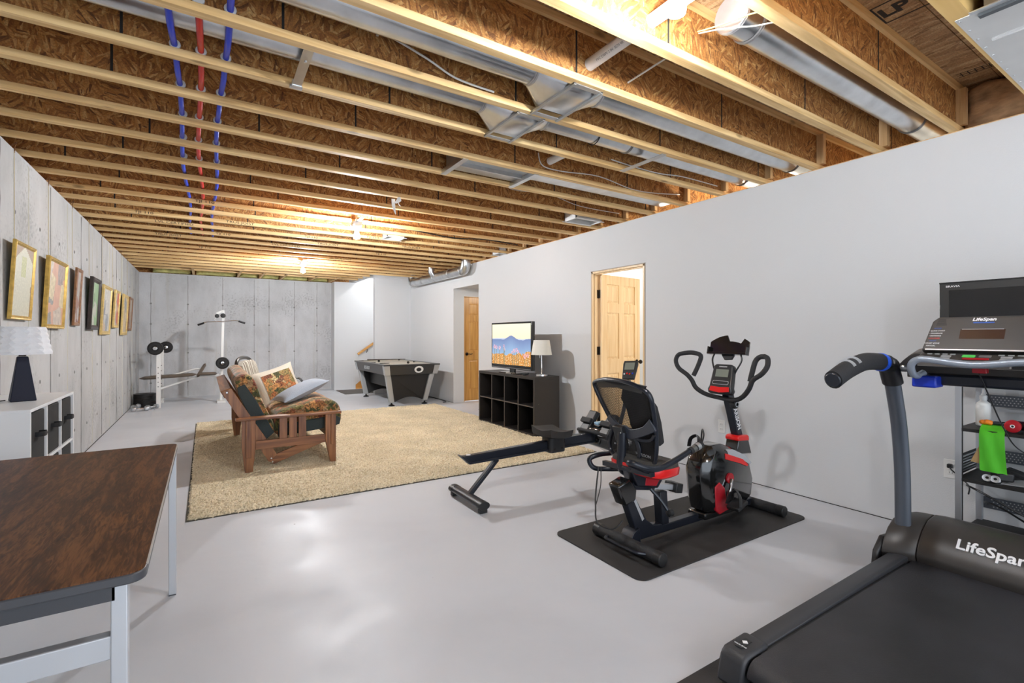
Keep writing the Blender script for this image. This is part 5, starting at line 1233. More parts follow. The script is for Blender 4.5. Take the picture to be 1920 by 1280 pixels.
MB().prism([(2.04, .40), (2.14, .43), (2.20, .36), (2.19, .29), (2.10, .27)], 'y', by-.045, by+.045).build('post_cap', M_gls, t, bev=.012)
MB().prism([(2.44, .085), (2.505, .085), (2.485, .295), (2.42, .295)], 'y', by-.03, by+.03).build('front_post', M_nav, t, bev=.004)
MB().bar((2.12, by, .385), (2.38, by, .335), .05, .042).build('slide_rail', M_nav, t, bev=.004); MB().bar((2.36, by, .341), (2.58, by, .299), .044, .036).build('slide_rail_inner', M_slv, t, bev=.004)
MB().bar((2.55, by, .305), (2.615, by, .292), .10, .06).build('rail_end_cap', M_blk, t, bev=.006)
lv = MB().tube(smooth_path([(2.32, by-.04, .34), (2.36, by-.09, .27), (2.38, by-.12, .22)], 3), .011, 8).build('release_lever', M_nav, t); MB().lathe([(.012, -.02), (.022, -.014), (.022, .014), (.012, .02)], (2.39, by-.13, .205), (1, 0, 0), 12).build('knob', M_blk, lv)
# seat base, carriage and padded seat
MB().prism([(2.20, .375), (2.38, .335), (2.50, .47), (2.14, .49)], 'y', by-.05, by+.05).build('seat_carriage', M_nav, t, bev=.008)
MB().prism([(2.26, .372), (2.36, .352), (2.45, .46), (2.28, .48)], 'y', by-.053, by+.053).build('carriage_accent', M_dred, t, bev=.004)
def seatsec(z, k, x0=2.15, x1=2.50):
    P = []
    for i in range(28):
        a = 2*PI*i/28; cx, cy = math.cos(a), math.sin(a)
        r = (abs(cx)**3.2+abs(cy)**3.2)**(-1/3.2); fx = cx*r; fy = cy*r
        w = .19*(1-.10*fx)
        P.append(((x0+x1)/2+fx*(x1-x0)/2*k, by+fy*w*k, z(fx) if callable(z) else z))
    return P
base = lambda off: (lambda f: .465+off+.02*max(0, -f)**2-.018*max(0, f)**2)
MB().loft([seatsec(base(-.035), .84), seatsec(base(-.02), .97), seatsec(base(.02), 1.0), seatsec(base(.028), .985)]).build('seat_shell', M_red, t)
MB().loft([seatsec(base(.026), .965), seatsec(base(.045), .955), seatsec(base(.062), .88), seatsec(base(.064), .5), seatsec(base(.058), .1)]).build('seat_pad', mat('charcoal_seat_mesh', (.05, .046, .042), .9, bump=.4, bscale=400), t)
# mesh backrest : plane leaning back; local frame u = +Y (far), w = up along the back
bu = Vector((0.10, 1, 0)).normalized(); bw = Vector((-.34, .0, .94)).normalized(); bnrm = bu.cross(bw)
BO = Vector((2.305, 2.155, .50))
def bp(a, b, c=0):  # a across (-.25 near .. +.25 far), b up 0..0.53 ; curved wrap towards the rider
    cur = .28*a*a - .075*max(0, 1-b/.28)**1.6
    return BO + bu*a + bw*b + Vector((1, 0, 0))*(cur + c) + Vector((.0, 0, 0))
out = [(-.21, .03), (-.225, .12), (-.235, .25), (-.25, .38), (-.255, .455), (-.225, .50), (-.12, .535), (0, .545), (.12, .54), (.235, .515), (.262, .485), (.24, .40), (.175, .26), (.15, .20), (.185, .13), (.20, .07), (.17, .02), (.05, .0), (-.1, .0)]
fr_ = [bp(a, b) for a, b in out]
P2 = smooth_path(fr_ + [fr_[0]], 4)[:-1]
MB().tube(P2, .016, 10, ry=.012, closed=True).build('back_frame', M_nav, t)
MB().loft([[bp(a, .535-.03-abs(a)*.12, .012) for a in np.linspace(-.2, .2, 9).tolist()] + [bp(a, .555-abs(a)*.12, .010) for a in np.linspace(.22, -.24, 9).tolist()],
           [bp(a, .535-.04-abs(a)*.10, -.006) for a in np.linspace(-.2, .2, 9).tolist()] + [bp(a, .555-abs(a)*.12, -.008) for a in np.linspace(.22, -.24, 9).tolist()]]).build('head_bolster', M_blk, t)
# vertical mesh cords (upper field) and lower lumbar mesh
def inside(a, b):
    c = False; n = len(out)
    for i in range(n):
        (x1, y1), (x2, y2) = out[i], out[(i+1) % n]
        if (y1 > b) != (y2 > b) and a < (x2-x1)*(b-y1)/(y2-y1)+x1: c = not c
    return c
mb = MB()
for i in range(64):
    a = -.25 + .5*i/63; run = None
    bs = [.01+.0085*j for j in range(64)]
    for b in bs:
        if inside(a, b):
            if run is None: run = b
            last = b
        elif run is not None:
            if last-run > .02: mb.tube([bp(a+.012*(q-.25), q, .002) for q in np.linspace(run, last, 5).tolist()], .0021, 4)
            run = None
for j in range(44):
    b = .02+.012*j; run = None
    for i in range(60):
        a = -.26+.52*i/59
        if inside(a, b):
            if run is None: run = a
            last = a
        elif run is not None:
            if last-run > .02: mb.tube([bp(q, b, .003) for q in np.linspace(run, last, 6).tolist()], .0009, 4)
            run = None
o = mb.build('mesh_cords', mat('dark_mesh', (.03, .026, .024), .7), t, smooth=False); o['kind'] = 'stuff'
# thick pad on the rider's side and solid lumbar panel
MB().loft([[bp(a, b, .02) for a, b in ((-.235, .14), (-.06, .13), (.0, .24), (.0, .34), (.03, .42), (-.02, .50), (-.21, .49), (-.245, .42), (-.24, .30))],
           [bp(a*.98-.004, b-.01, .065) for a, b in ((-.235, .17), (-.08, .17), (-.03, .25), (-.02, .34), (.0, .41), (-.03, .47), (-.20, .46), (-.235, .40), (-.235, .30))]]).build('inner_pad', mat('black_pad', (.014, .014, .016), .8), t, bev=.01)
MB().loft([[bp(a, b, .004) for a, b in ((-.20, .03), (-.10, .02), (-.10, .10), (-.07, .165), (-.14, .185), (-.20, .195), (-.215, .12))], [bp(a, b, .012) for a, b in ((-.20, .03), (-.10, .02), (-.10, .10), (-.07, .165), (-.14, .185), (-.20, .195), (-.215, .12))]]).build('lumbar_panel', mat('dark_grey_mesh_fabric', (.028, .028, .032), .8, bump=.5, bscale=500), t, smooth=False)
M_brace = mat('blue_grey_plastic', (.035, .042, .058), .38, coat=.1)
# Y-shaped support and cross brace
def strip(P, w, name, m, th=.014):
    mb = MB(); P = smooth_path(P, 5); ws = [float(np.interp(i/(len(P)-1), np.linspace(0, 1, len(w)), w)) for i in range(len(P))]
    secs = []
    for i, p in enumerate(P):
        d = (P[min(i+1, len(P)-1)] - P[max(i-1, 0)]).normalized(); n = Vector((1, 0, 0)); s_ = d.cross(n).normalized()
        secs.append([p-s_*ws[i]-n*th, p+s_*ws[i]-n*th, p+s_*ws[i]+n*.002, p-s_*ws[i]+n*.002])
    return mb.loft(secs).build(name, m, t, bev=.003)
strip([bp(-.24, .285, -.014), bp(-.17, .235, -.02), bp(-.06, .195, -.024), bp(.0, .205, -.024), bp(.07, .215, -.022), bp(.165, .275, -.012)], [.040, .026, .028, .036, .026, .018], 'cross_brace', M_brace)
strip([bp(-.02, .185, -.02), bp(-.085, .17, -.018), bp(-.115, .10, -.016), bp(-.105, .02, -.016)], [.012, .014, .012, .012], 'lumbar_frame', M_nav)
strip([bp(-.235, .22, -.012), bp(-.20, .18, -.014), bp(-.12, .17, -.018), bp(-.06, .19, -.02)], [.008, .010, .010, .010], 'lumbar_frame', M_nav)
MB().obox(bp(.02, .165, -.05), (.035, .075, .15), Matrix.Rotation(math.radians(-19), 3, 'Y')).build('mount_plate', M_blk, t, bev=.006)
MB().tube(smooth_path([bp(.0, .20, -.055), bp(.0, .08, -.065), bp(.0, -.04, -.055), (2.27, 2.15, .41), (2.36, 2.13, .40)], 5), .030, 12, ry=.024).build('back_upright', M_nav, t)
mb = MB()
for a in (-.012, .05):
    for b in (.12, .20): mb.cyl(bp(a, b, -.078), bp(a, b, -.066), .005, n=8)
o = mb.build('bolts', M_galv, t); o['kind'] = 'stuff'
MB().prism([(-.19, .01), (-.05, .0), (-.05, .012), (-.19, .03)], 'z', -.001, .001).xf(Matrix.Translation((0, 0, 0))).bm.free()
text('brand_print', 'HARISON', .030, tuple(bp(-.14, .075, -.022)), tuple(-bu), tuple(bw), M_slv, t, shear=.3)
# side handlebars beside the seat, with loops and pulse grips
for s in (-1, 1):
    yo = by + .285*s
    tb = MB().tube(smooth_path([(2.16, by-.17, .50), (1.98, by-.20, .575), (1.93, yo+.03, .60), (1.99, yo-.005, .575), (2.09, yo-.01, .555), (2.24, yo-.005, .58), (2.36, yo, .61), (2.47, yo, .638)] if s < 0 else [(2.34, by+.10, .43), (2.24, yo-.05, .41), (2.15, yo+.0, .42), (2.13, yo+.02, .475), (2.2, yo, .50), (2.36, yo, .50), (2.5, yo, .56)], 6), .0165, 12).build('side_handlebar', M_nav, t)
    g0 = Vector((2.37, yo, .612)) if s < 0 else Vector((2.38, yo, .507)); g1 = Vector((2.48, yo, .640)) if s < 0 else Vector((2.5, yo, .562))
    MB().cyl(g0, g1, .0205, n=16).build('foam_grip', M_foam, tb)
    for k in (0.2, .55): MB().cyl(g0.lerp(g1, k), g0.lerp(g1, k+.25), .0212, n=16).build('pulse_sensor', mat('dull_silver', (.20, .20, .19), .35, .7) if s < 0 and k < .3 else M_galvd, tb)
MB().bar((2.16, by-.20, .49), (2.16, by+.20, .47), .03, .03).build('handlebar_crosspiece', M_nav, t)
MB().tube(smooth_path([(2.48, by-.285, .64), (2.55, by-.25, .68), (2.66, by-.16, .69), (2.76, by-.08, .62), (2.80, by-.05, .52)], 5), .005, 6).build('pulse_wire', M_cablek, t)
MB().tube(smooth_path([(2.14, 2.33, .44), (2.09, 2.30, .30), (2.06, 2.27, .22), (2.03, 2.22, .14), (2.08, 2.14, .115), (2.14, 2.12, .16)], 6), .005, 6).build('pulse_wire', M_cablek, t)
MB().tube(smooth_path([(2.15, 2.32, .44), (2.13, 2.30, .33), (2.06, 2.27, .22)], 5), .003, 6).build('pulse_wire', M_cablek, t)
# flywheel housing
oc = [(2.755, .395), (2.79, .48), (2.86, .545), (2.98, .545), (3.18, .475), (3.30, .385), (3.345, .26), (3.325, .13), (3.25, .09), (2.88, .09), (2.80, .115), (2.775, .20)]
def chamf(poly, k):
    c = Vector((sum(p[0] for p in poly)/len(poly), sum(p[1] for p in poly)/len(poly))); return [tuple(c + (Vector(p)-c)*k) for p in poly]
def shell(poly, ys, ks):
    return [[(p[0], y, p[1]) for p in chamf(poly, k)] for y, k in zip(ys, ks)]
hs = MB().loft(shell(oc, [by-.115, by-.105, by-.07, by+.03, by+.06, by+.07], [.80, .86, 1.0, 1.0, .9, .82])).build('flywheel_housing', M_gls, t, bev=.006)
MB().prism([(2.98, .515), (3.05, .505), (3.20, .445), (3.27, .385), (3.25, .375), (3.16, .42), (3.0, .475)], 'y', by-.117, by-.108).build('silver_decal', M_slv, hs, smooth=False)
MB().prism([(2.96, .490), (3.0, .478), (3.16, .425), (3.23, .375), (3.215, .368), (3.13, .40), (2.965, .45)], 'y', by-.119, by-.108).build('red_decal', M_red, hs, smooth=False)
MB().prism([(2.85, .28), (2.90, .305), (2.955, .26), (2.98, .16), (3.03, .11), (2.90, .09), (2.86, .12)], 'y', by-.121, by-.10).build('red_accent', M_dred, hs, bev=.006)
MB().box(2.80, 3.28, by-.08, by+.06, .055, .10).build('housing_base', M_gls, t, bev=.01)
for s in (-1, 1):
    cx, cz = 3.01, .315; yy = by+.115*s
    MB().cyl((cx, by+.06*s, cz), (cx, yy+.012*s, cz), .036 if s < 0 else .03, n=24).build('crank_hub', M_dred, t)
    ex, ez = (2.94, .175) if s < 0 else (3.09, .455)
    ck = MB().bar((cx, yy+.02*s, cz), (ex, yy+.035*s, ez), .016, .022, up=(0, 0, 1)).build('crank_arm', M_chr, t, bev=.003)
    pd = MB().obox((ex+.02, yy+.09*s, ez-.005), (.11, .09, .026), Matrix.Rotation(math.radians(-20), 3, 'Y')).build('pedal', M_blk, ck, bev=.006)
    MB().tube(smooth_path([(ex-.03, yy+.05*s, ez+.0), (ex-.01, yy+.06*s, ez+.06), (ex+.01, yy+.09*s, ez+.085), (ex-.01, yy+.13*s, ez+.06), (ex-.02, yy+.14*s, ez)], 4), .004, 6, ry=.022).build('pedal_strap', M_blk, ck)
    MB().prism([(ex+.06, ez-.02), (ex+.11, ez-.01), (ex+.09, ez+.075), (ex+.05, ez+.09), (ex+.035, ez+.02)], 'y', yy+.05*s, yy+.056*s).build('pedal_cage', M_gls, ck, bev=.002) if s < 0 else None
# mast, collar, console, handlebars and tablet holder
MB().prism([(3.20, .44), (3.385, .42), (3.34, .545), (3.225, .545)], 'y', by-.05, by+.05).build('mast_base', M_gls, t, bev=.008)
MB().prism([(3.215, .53), (3.35, .52), (3.345, .555), (3.325, .565), (3.232, .565), (3.212, .555)], 'y', by-.052, by+.052).build('mast_collar', M_red, t, bev=.006)
MB().bar((3.285, by, .54), (3.155, by, .90), .056, .062, up=(1, 0, 0)).build('mast', M_nav, t, bev=.008)
kb = MB().lathe([(.012, 0), (.030, -.006), (.033, -.02), (.030, -.042), (.016, -.046)], (3.165, by-.028, .80), (0, 1, 0), 20).build('tension_knob', M_blk, t); MB().lathe([(.020, -.0465), (.014, -.048), (.014, -.0465)], (3.165, by-.028, .80), (0, 1, 0), 16).build('knob_ring', M_slv, kb)
mdir = Vector((3.155-3.285, 0, .36)).normalized()
text('brand_print', 'HARISON', .052, (3.232, by-.0285, .70), tuple(-mdir), (mdir.z*1, 0, -mdir.x), M_whitep, t, bold=.001, sx=.9)
hy = lambda v: v
hb = [(3.11, 2.43, 1.15), (3.10, 2.475, 1.135), (3.09, 2.49, 1.09), (3.08, 2.455, 1.035), (3.08, 2.38, .99), (3.09, 2.345, .95), (3.10, 2.315, .895), (3.12, 2.25, .855), (3.13, 2.15, .838), (3.13, 2.03, .832), (3.12, 1.96, .86), (3.10, 1.90, .92), (3.09, 1.865, .985), (3.08, 1.80, 1.03), (3.09, 1.768, 1.08), (3.11, 1.775, 1.13), (3.12, 1.80, 1.145)]
hbo = MB().tube(smooth_path(hb, 5), .0165, 12).build('handlebar', M_foam, t)
MB().tube(smooth_path([(3.11, 2.43, 1.15), (3.12, 2.36, 1.155), (3.12, 2.29, 1.135), (3.11, 2.30, 1.07), (3.09, 2.33, .985)], 5), .017, 12).build('grip_loop', M_foam, hbo)
MB().tube(smooth_path([(3.12, 1.80, 1.145), (3.13, 1.84, 1.14), (3.12, 1.865, 1.11), (3.10, 1.875, 1.04), (3.09, 1.885, .975)], 5), .017, 12).build('grip_loop', M_foam, hbo)
cM = frame((3.12, 2.11, .965), (.05, -1, 0), (.30, 0, .95))
mb = MB().prism([(-.085, -.10), (-.095, -.07), (-.085, -.05), (-.075, .10), (-.06, .115), (.06, .115), (.075, .10), (.085, -.05), (.095, -.07), (.085, -.10)], 'z', -.03, .02); mb.xf(cM)
cs = mb.build('console', M_blk, t, bev=.01)
MB().box(-.048, .048, .02, .075, .020, .0225).xf(cM).build('lcd', M_lcd, cs, smooth=False)
MB().prism(rrect(-.06, .06, -.035, -.008, .008), 'z', .020, .0215).xf(cM).build('button_strip', M_slv, cs, smooth=False)
MB().prism(rrect(-.057, .057, -.032, -.011, .007), 'z', .0215, .0225).xf(cM).build('button_strip_face', M_blk, cs, smooth=False)
MB().prism([(-.075, -.085), (-.07, -.05), (0, -.055), (.07, -.05), (.075, -.085), (0, -.095)], 'z', .018, .026).xf(cM).build('red_lip', M_red, cs, bev=.003)
text('console_print', 'HARISON', .014, tuple(cM @ Vector((0, .095, .0205))), tuple(cM.to_3x3() @ Vector((1, 0, 0))), tuple(cM.to_3x3() @ Vector((0, 1, 0))), M_whitep, cs)
for s in (-1, 1): MB().tube(smooth_path([tuple(cM @ Vector((.065*s, .04, -.02))), tuple(cM @ Vector((.085*s, .08, -.01))), (3.17, 2.11-.115*s, 1.11), (3.18, 2.11-.095*s, 1.165)], 5), .006, 8).build('holder_wire', M_blk, t)
mb = MB(); Fy = np.linspace(-.155, .155, 15).tolist(); hM = frame((3.19, 2.11, 1.155), (.0, -1, 0), (.22, 0, .97))
def holder_h(a): return .135*(1-(abs(a)/.24)**2.2) - (.045 if abs(a-.035) < .055 else 0) 
A = [(a, 0) for a in Fy] + [(a, max(.03, holder_h(a))) for a in reversed(Fy)]
mb.prism(A, 'z', -.006, .004); mb.box(-.155, .155, -.012, .006, -.006, .036).box(-.155, -.147, 0, .045, .0, .036).box(.147, .155, 0, .045, 0, .036)
mb.xf(hM); mb.build('tablet_holder', M_gls, t, bev=.003)
mb = MB().prism([(-.05, -.012), (.05, -.012), (.035, -.045), (-.02, -.05)], 'z', -.01, .01).xf(hM); mb.build('holder_bracket', M_blk, t, bev=.004)

# ---------------- treadmill ----------------
tc_ = .705
t = thing('treadmill', 'large black treadmill with grey posts in the near right corner', 'treadmill', (2.4, tc_, .008))
M_rail = mat('graphite_plastic', (.040, .041, .046), .45, bump=.06, bscale=400)
M_belt = mat('black_walking_belt', (.026, .026, .030), .45, bump=.3, bscale=350, var=.6, vscale=2.2)
M_post = mat('blue_grey_post', (.10, .115, .14), .35, .3)
M_cons = mat('charcoal_console', (.045, .040, .037), .38, bump=.05, bscale=300)
HW = .385
for s in (-1, 1):
    y0, y1 = sorted((tc_+s*HW, tc_+s*(HW-.095)))
    yi = tc_+s*(HW-.085); yo = tc_+s*HW
    secs = []
    for x, zt in ((1.74, .140), (2.4, .148), (3.10, .158)):
        secs.append([(x, yo, .035), (x, yo, zt-.022), (x, yo-s*.012, zt-.004), (x, yi+s*.02, zt), (x, yi, zt-.006), (x, yi, .05)])
    MB().loft(secs).build('side_rail', M_rail, t, bev=.003)
    MB().box(1.70, 3.0, min(yi, yi-s*.016), max(yi, yi-s*.016), .10, .128).build('rail_gap', M_blk, t, smooth=False)
    ec = MB().prism([(1.575, .03), (1.60, .125), (1.625, .142), (1.76, .146), (1.76, .03)], 'y', *sorted((yo+s*.004, yi-s*.006))).build('end_cap', M_rail, t, bev=.012)
    if s > 0:
        mb = MB().prism([(1.645, yo-.055), (1.715, yo-.052), (1.715, yo-.025), (1.645, yo-.028)], 'z', .1455, .1465); mb.build('warning_label', M_blk, ec, smooth=False)
        mb = MB().prism([(1.690, yo-.052), (1.702, yo-.040), (1.690, yo-.028), (1.678, yo-.040)], 'z', .1465, .1475); mb.build('warning_diamond', M_whitep, ec, smooth=False)
        text('warning_text', 'WARNING', .010, (1.66, yo-.040, .1468), (0, -1, 0), (1, 0, 0), M_whitep, ec)
        MB().prism([(1.6, .09), (1.615, .118), (1.625, .114), (1.612, .088)], 'y', yo+.003, yo+.006).build('slot', M_dark, ec, smooth=False)
# belt with a rolled rear edge
prof = []
for a in np.linspace(PI, PI/2, 8).tolist(): prof.append((1.655+.052*math.cos(a), .082+.052*math.sin(a)))
for x in np.linspace(1.70, 3.1, 12).tolist(): prof.append((x, .134))
prof += [(3.1, .05), (1.66, .03)]
MB().prism(prof, 'y', tc_-HW+.10, tc_+HW-.10).build('walking_belt', M_belt, t)
MB().box(1.60, 3.2, tc_-HW+.06, tc_+HW-.06, .030, .05).build('deck_frame', M_blk, t, smooth=False)
MB().tube([(1.60, tc_-HW+.07, .045), (1.60, tc_+HW-.07, .045)], .012, 10).build('rear_bar', M_rail, t)
for x in (1.72, 3.35):
    for s in (-1, 1): MB().cyl((x, tc_+s*(HW-.06), .008), (x, tc_+s*(HW-.06), .06), .022, n=16).build('foot', M_blk, t)
# motor hood
hp = [(3.045, .158), (3.05, .180), (3.08, .230), (3.13, .280), (3.20, .315), (3.30, .325), (3.44, .29), (3.50, .21), (3.50, .05), (3.1, .05)]
def hood(y0, y1, k0=1.0, k1=1.0, dx=0):
    c = (3.27, .05)
    f = lambda k: [(c[0]+(p[0]-c[0])*k, c[1]+(p[1]-c[1])*k) for p in hp]
    return [[(p[0]+dx, y0, p[1]) for p in f(k0)], [(p[0]+dx, y1, p[1]) for p in f(k1)]]
MB().loft(hood(tc_-HW+.085, tc_+HW-.115)).build('motor_hood', M_cons, t, bev=.006)
for s in (-1, 1):
    a, b = tc_+s*(HW-.115), tc_+s*(HW+.02)
    MB().loft([hood(a, b, .985, .97)[0], [(p[0]-.03, (a+b)/2, p[1]) for p in hp], [(c0*.97+3.27*.03-.05 if True else 0, b, z0*.93) for c0, z0 in hp]]).build('hood_shoulder', M_cons, t, bev=.008)
    MB().prism([(2.95, .05), (2.98, .155), (3.06, .215), (3.2, .2), (3.2, .05)], 'y', *sorted((b, b+s*.03))).build('post_boot', M_blk, t, bev=.01)
text('brand_logo', 'LifeSpan', .074, (3.108, tc_+.005, .262), (0, -1, 0), (.62, 0, .62), M_whitep, t, bold=.0015, ext=.003, sx=1.02)
# posts
for s in (-1, 1):
    y = tc_+s*(HW-.035)
    MB().tube(smooth_path([(3.13, y, .22), (3.12, y, .55), (3.08, y, .80), (3.02, y, .98), (2.975, y, 1.09)], 6), .036, 16, ry=.026).build('upright_post', M_post, t)
    MB().tube(smooth_path([(3.0, y, 1.04), (2.97, y, 1.09), (2.945, y, 1.125), (2.90, y, 1.145)], 4), [.046]*13, 16, ry=.036).sphere((2.955, y, 1.13), .045, 16).build('grip_elbow', M_blk, t)
    gr = MB().tube(smooth_path([(2.93, y, 1.143), (2.80, y, 1.155), (2.66, y, 1.155), (2.50, y, 1.125), (2.37, y, 1.085)], 6), .037, 18, ry=.042).build('hand_grip', M_foam, t)
    MB().lathe([(.043, -.012), (.046, -.006), (.046, .006), (.043, .012)], (2.855, y, 1.15), (-1, 0, .06), 24).build('blue_ring', mat('blue_ring', (.015, .09, .62), .3, coat=.3), gr)
    for x, z in ((2.545, 1.138), (2.49, 1.125)): MB().tube([(x, y+.0385*math.sin(a), z+.0385*math.cos(a)) for a in np.linspace(-1.1, 1.1, 9).tolist()], .002, 6, ry=.012).build('pulse_plate', M_slv, gr)
    MB().lathe([(.034, .0), (.030, .004)], (2.366, y, 1.084), (-1, 0, -.3), 18).build('end_disc', M_nav, gr)
    MB().cyl((3.0, y, 1.12), (3.02, y-s*.10, 1.12), .022, n=14).build('stub', M_galvd, t)
# cross tube, bowl, console and reading rack
MB().box(2.985, 3.035, tc_-HW+.10, tc_+HW-.10, 1.075, 1.135).build('cross_tube', M_cons, t, bev=.004)
MB().box(2.965, 3.06, tc_-.22, tc_+.22, 1.045, 1.10).build('under_tray', M_nav, t, bev=.012)
for s in (-1, 1):
    ya, yb = tc_+s*.30, tc_+s*.175
    secs = []
    for f in np.linspace(0, 1, 7).tolist():
        y = ya+(yb-ya)*f; h = .075*math.sin(min(1, f*1.6)*PI/2)
        secs.append([(2.94, y, 1.135), (2.93, y, 1.14+h*.8), (2.99, y, 1.145+h), (3.10, y, 1.145+h*1.1), (3.10, y, 1.135)])
    MB().loft(secs).build('cup_holder', M_cons, t, bev=.004)
    MB().lathe([(.040, 0), (.037, .004), (.034, .004), (.034, .001)], (3.02, tc_+s*.215, 1.197), (0, 0, 1), 20).build('cup_opening', M_dark, t)
kM = frame((2.955, tc_, 1.285), (0, -1, 0), (.50, 0, .87))
mb = MB().prism([(-.205, -.085), (.205, -.085), (.185, .075), (.165, .10), (-.165, .10), (-.185, .075)], 'z', -.03, .004).xf(kM); kc = mb.build('console', M_cons, t, bev=.008)
ku = kM.to_3x3() @ Vector((1, 0, 0)); kv = kM.to_3x3() @ Vector((0, 1, 0))
def kt(name, s_, sz, a, b, m=M_whitep, **k): return text(name, s_, sz, tuple(kM @ Vector((a, b, .0045))), tuple(ku), tuple(kv), m, kc, ext=.0004, **k)
kt('console_logo', 'LifeSpan', .022, 0.0, .080, bold=.0006, shear=.15, sx=1.1)
M_bl = mat('blue_print', (.03, .10, .42), .5)
MB().prism(rrect(-.036, .036, .060, .066, .003), 'z', .0040, .0052).xf(kM).build('logo_underline', M_bl, kc, smooth=False)
MB().box(-.075, .075, -.022, .028, .003, .0045).xf(kM).build('display_window', mat('display_glass', (.05, .028, .022), .12, coat=.6), kc, smooth=False)
MB().box(-.07, .07, .0275, .0295, .003, .0055).xf(kM).build('window_trim', M_galvd, kc, smooth=False)
for i, (s_, m) in enumerate((('MODES', M_bl), ('• QUICK START', M_whitep), ('• PROGRAMS', M_whitep), ('• DISTANCE', M_whitep), ('• CALORIES', M_red), ('HEART', M_bl), ('TARGET ZONE', M_whitep), ('MANUAL', M_whitep))):
    kt('printed_label', s_, .0085, -.158-.002*i, .034-.0135*i, m)
MB().prism(rrect(-.19, .17, -.0835, -.0775, .002), 'z', .003, .006).xf(kM).build('chrome_line', M_galv, kc, smooth=False)
for sx_ in (-1, 1):
    mb = MB()
    for i in range(6): mb.box(sx_*.148-.02+.0015*i, sx_*.148+.02-.0015*i, .052+.006*i, .054+.006*i, .0035, .0046)
    o = mb.xf(kM).build('speaker_slots', M_dark, kc, smooth=False); o['kind'] = 'stuff'
# lower key panel
pM = frame((2.875, tc_, 1.178), (0, -1, 0), (.86, 0, .38))
pp = MB().prism([(-.215, -.035), (.215, -.035), (.205, .045), (-.205, .045)], 'z', -.03, .004).xf(pM).build('key_panel', M_cons, t, bev=.006)
MB().prism(rrect(-.20, .12, -.052, -.032, .008), 'z', -.02, .006).xf(pM).build('panel_lip', mat('warm_grey_metal', (.26, .24, .22), .35, .5), t, bev=.004)
def key(a, b, w, h, m, name='key', body=None):
    k_ = MB().prism(rrect(a-w, a+w, b-h, b+h, min(w, h)*.35), 'z', .003, .0065).xf(pM).build(name, m, pp, smooth=False)
key(-.028, .018, .022, .012, mat('green_key', (.10, .62, .12), .4), 'start_key'); key(.026, .020, .020, .009, M_galvd); key(.0, -.008, .044, .008, M_dred, 'stop_key')
for a in (-.105, .095):
    for b in (.012, -.012): key(a, b, .018, .0085, M_slv, 'arrow_key')
for i in range(4):
    key(-.17+.028*i, .034, .009, .004, M_slv); key(.075+.03*i, .034, .010, .004, M_slv)
pu = pM.to_3x3() @ Vector((1, 0, 0)); pv = pM.to_3x3() @ Vector((0, 1, 0))
for a, s_ in ((-.16, 'INCLINE'), (.15, 'SPEED')): text('printed_label', s_, .010, tuple(pM @ Vector((a, -.005, .0048))), tuple(pu), tuple(pv), M_galvd, pp)
# grey front grab bar
MB().tube(smooth_path([(2.93, tc_+.20, 1.105), (2.90, tc_+.215, 1.09), (2.86, tc_+.22, 1.10), (2.83, tc_+.218, 1.14), (2.825, tc_+.195, 1.168), (2.825, tc_+.15, 1.172), (2.82, tc_, 1.155), (2.825, tc_-.15, 1.172), (2.825, tc_-.195, 1.168), (2.83, tc_-.218, 1.14), (2.86, tc_-.22, 1.10), (2.93, tc_-.20, 1.105)], 5), .0155, 14).build('grab_bar', mat('light_blue_grey_bar', (.28, .32, .38), .35, .2), t)
MB().prism([(2.90, 1.035), (2.90, 1.09), (3.0, 1.09), (3.0, 1.035)], 'y', tc_+.145, tc_+.24).build('blue_block', mat('royal_blue_plastic', (.005, .03, .40), .4), t, bev=.008)
MB().box(2.895, 2.93, tc_-.03, tc_+.02, 1.115, 1.145).build('safety_key', M_dred, t, bev=.004)
tag(MB().tube(smooth_path([(2.93, tc_+.005, 1.118), (2.98, .69, 1.02), (3.15, .68, .86), (3.30, .66, .74), (3.42, .58, .67), (3.48, .48, .645), (3.5, .36, .66)], 6), .003, 6).build('safety_cord', M_cablek, loc=(2.95, .7, 1.1)), 'thin black safety cord hanging from the treadmill console', 'cord')

# ---------------- metal shelf rack with monitor ----------------
RX0, RX1, RY0, RY1 = 3.60, 3.985, .10, .972
t = thing('metal_rack', 'grey metal rack with black shelves behind the treadmill', 'shelf', (3.8, .54, 0))
M_rpost = mat('silver_rack_post', (.46, .48, .51), .38, .5); M_shelf = mat('black_shelf', (.018, .017, .016), .5); M_mesh = mat('grey_perforated_metal', (.11, .12, .14), .45, .4)
for x in (RX0, RX1-.03):
    for y in (RY0, RY1-.028):
        MB().box(x, x+.008, y, y+.028, 0, 1.035).build('post', M_rpost, t, bev=.001, smooth=False); MB().box(x+.008, x+.03, y+.0, y+.004, 0, 1.035).build('post_flange', M_shelf if x == RX0 else M_rpost, t, smooth=False)
for i, z in enumerate((.155, .462, .745, 1.02)):
    MB().box(RX0+.004, RX1-.002, RY0+.004, RY1-.006, z, z+.018).build('shelf_board', M_shelf, t, bev=.002)
for z in (.245, .535, .86):     # perforated back guards
    g = MB().box(RX1-.006, RX1-.003, RY0+.03, RY1-.03, z, z+.07).build('back_guard', M_mesh, t, smooth=False)
    mb = MB()
    for r_ in range(4):
        for c in range(48): mb.cyl((RX1-.0062, RY0+.045+.016*c+.008*(r_ % 2), z+.014+.014*r_), (RX1-.0068, RY0+.045+.016*c+.008*(r_ % 2), z+.014+.014*r_), .0035, n=5)
    o = mb.build('perforations', mat('pale_hole', (.5, .5, .5), .8), g, smooth=False); o['kind'] = 'stuff'
MB().box(RX1-.02, RX1-.016, RY0+.03, RY1-.1, .835, .852).build('back_rail', M_slv, t, smooth=False)
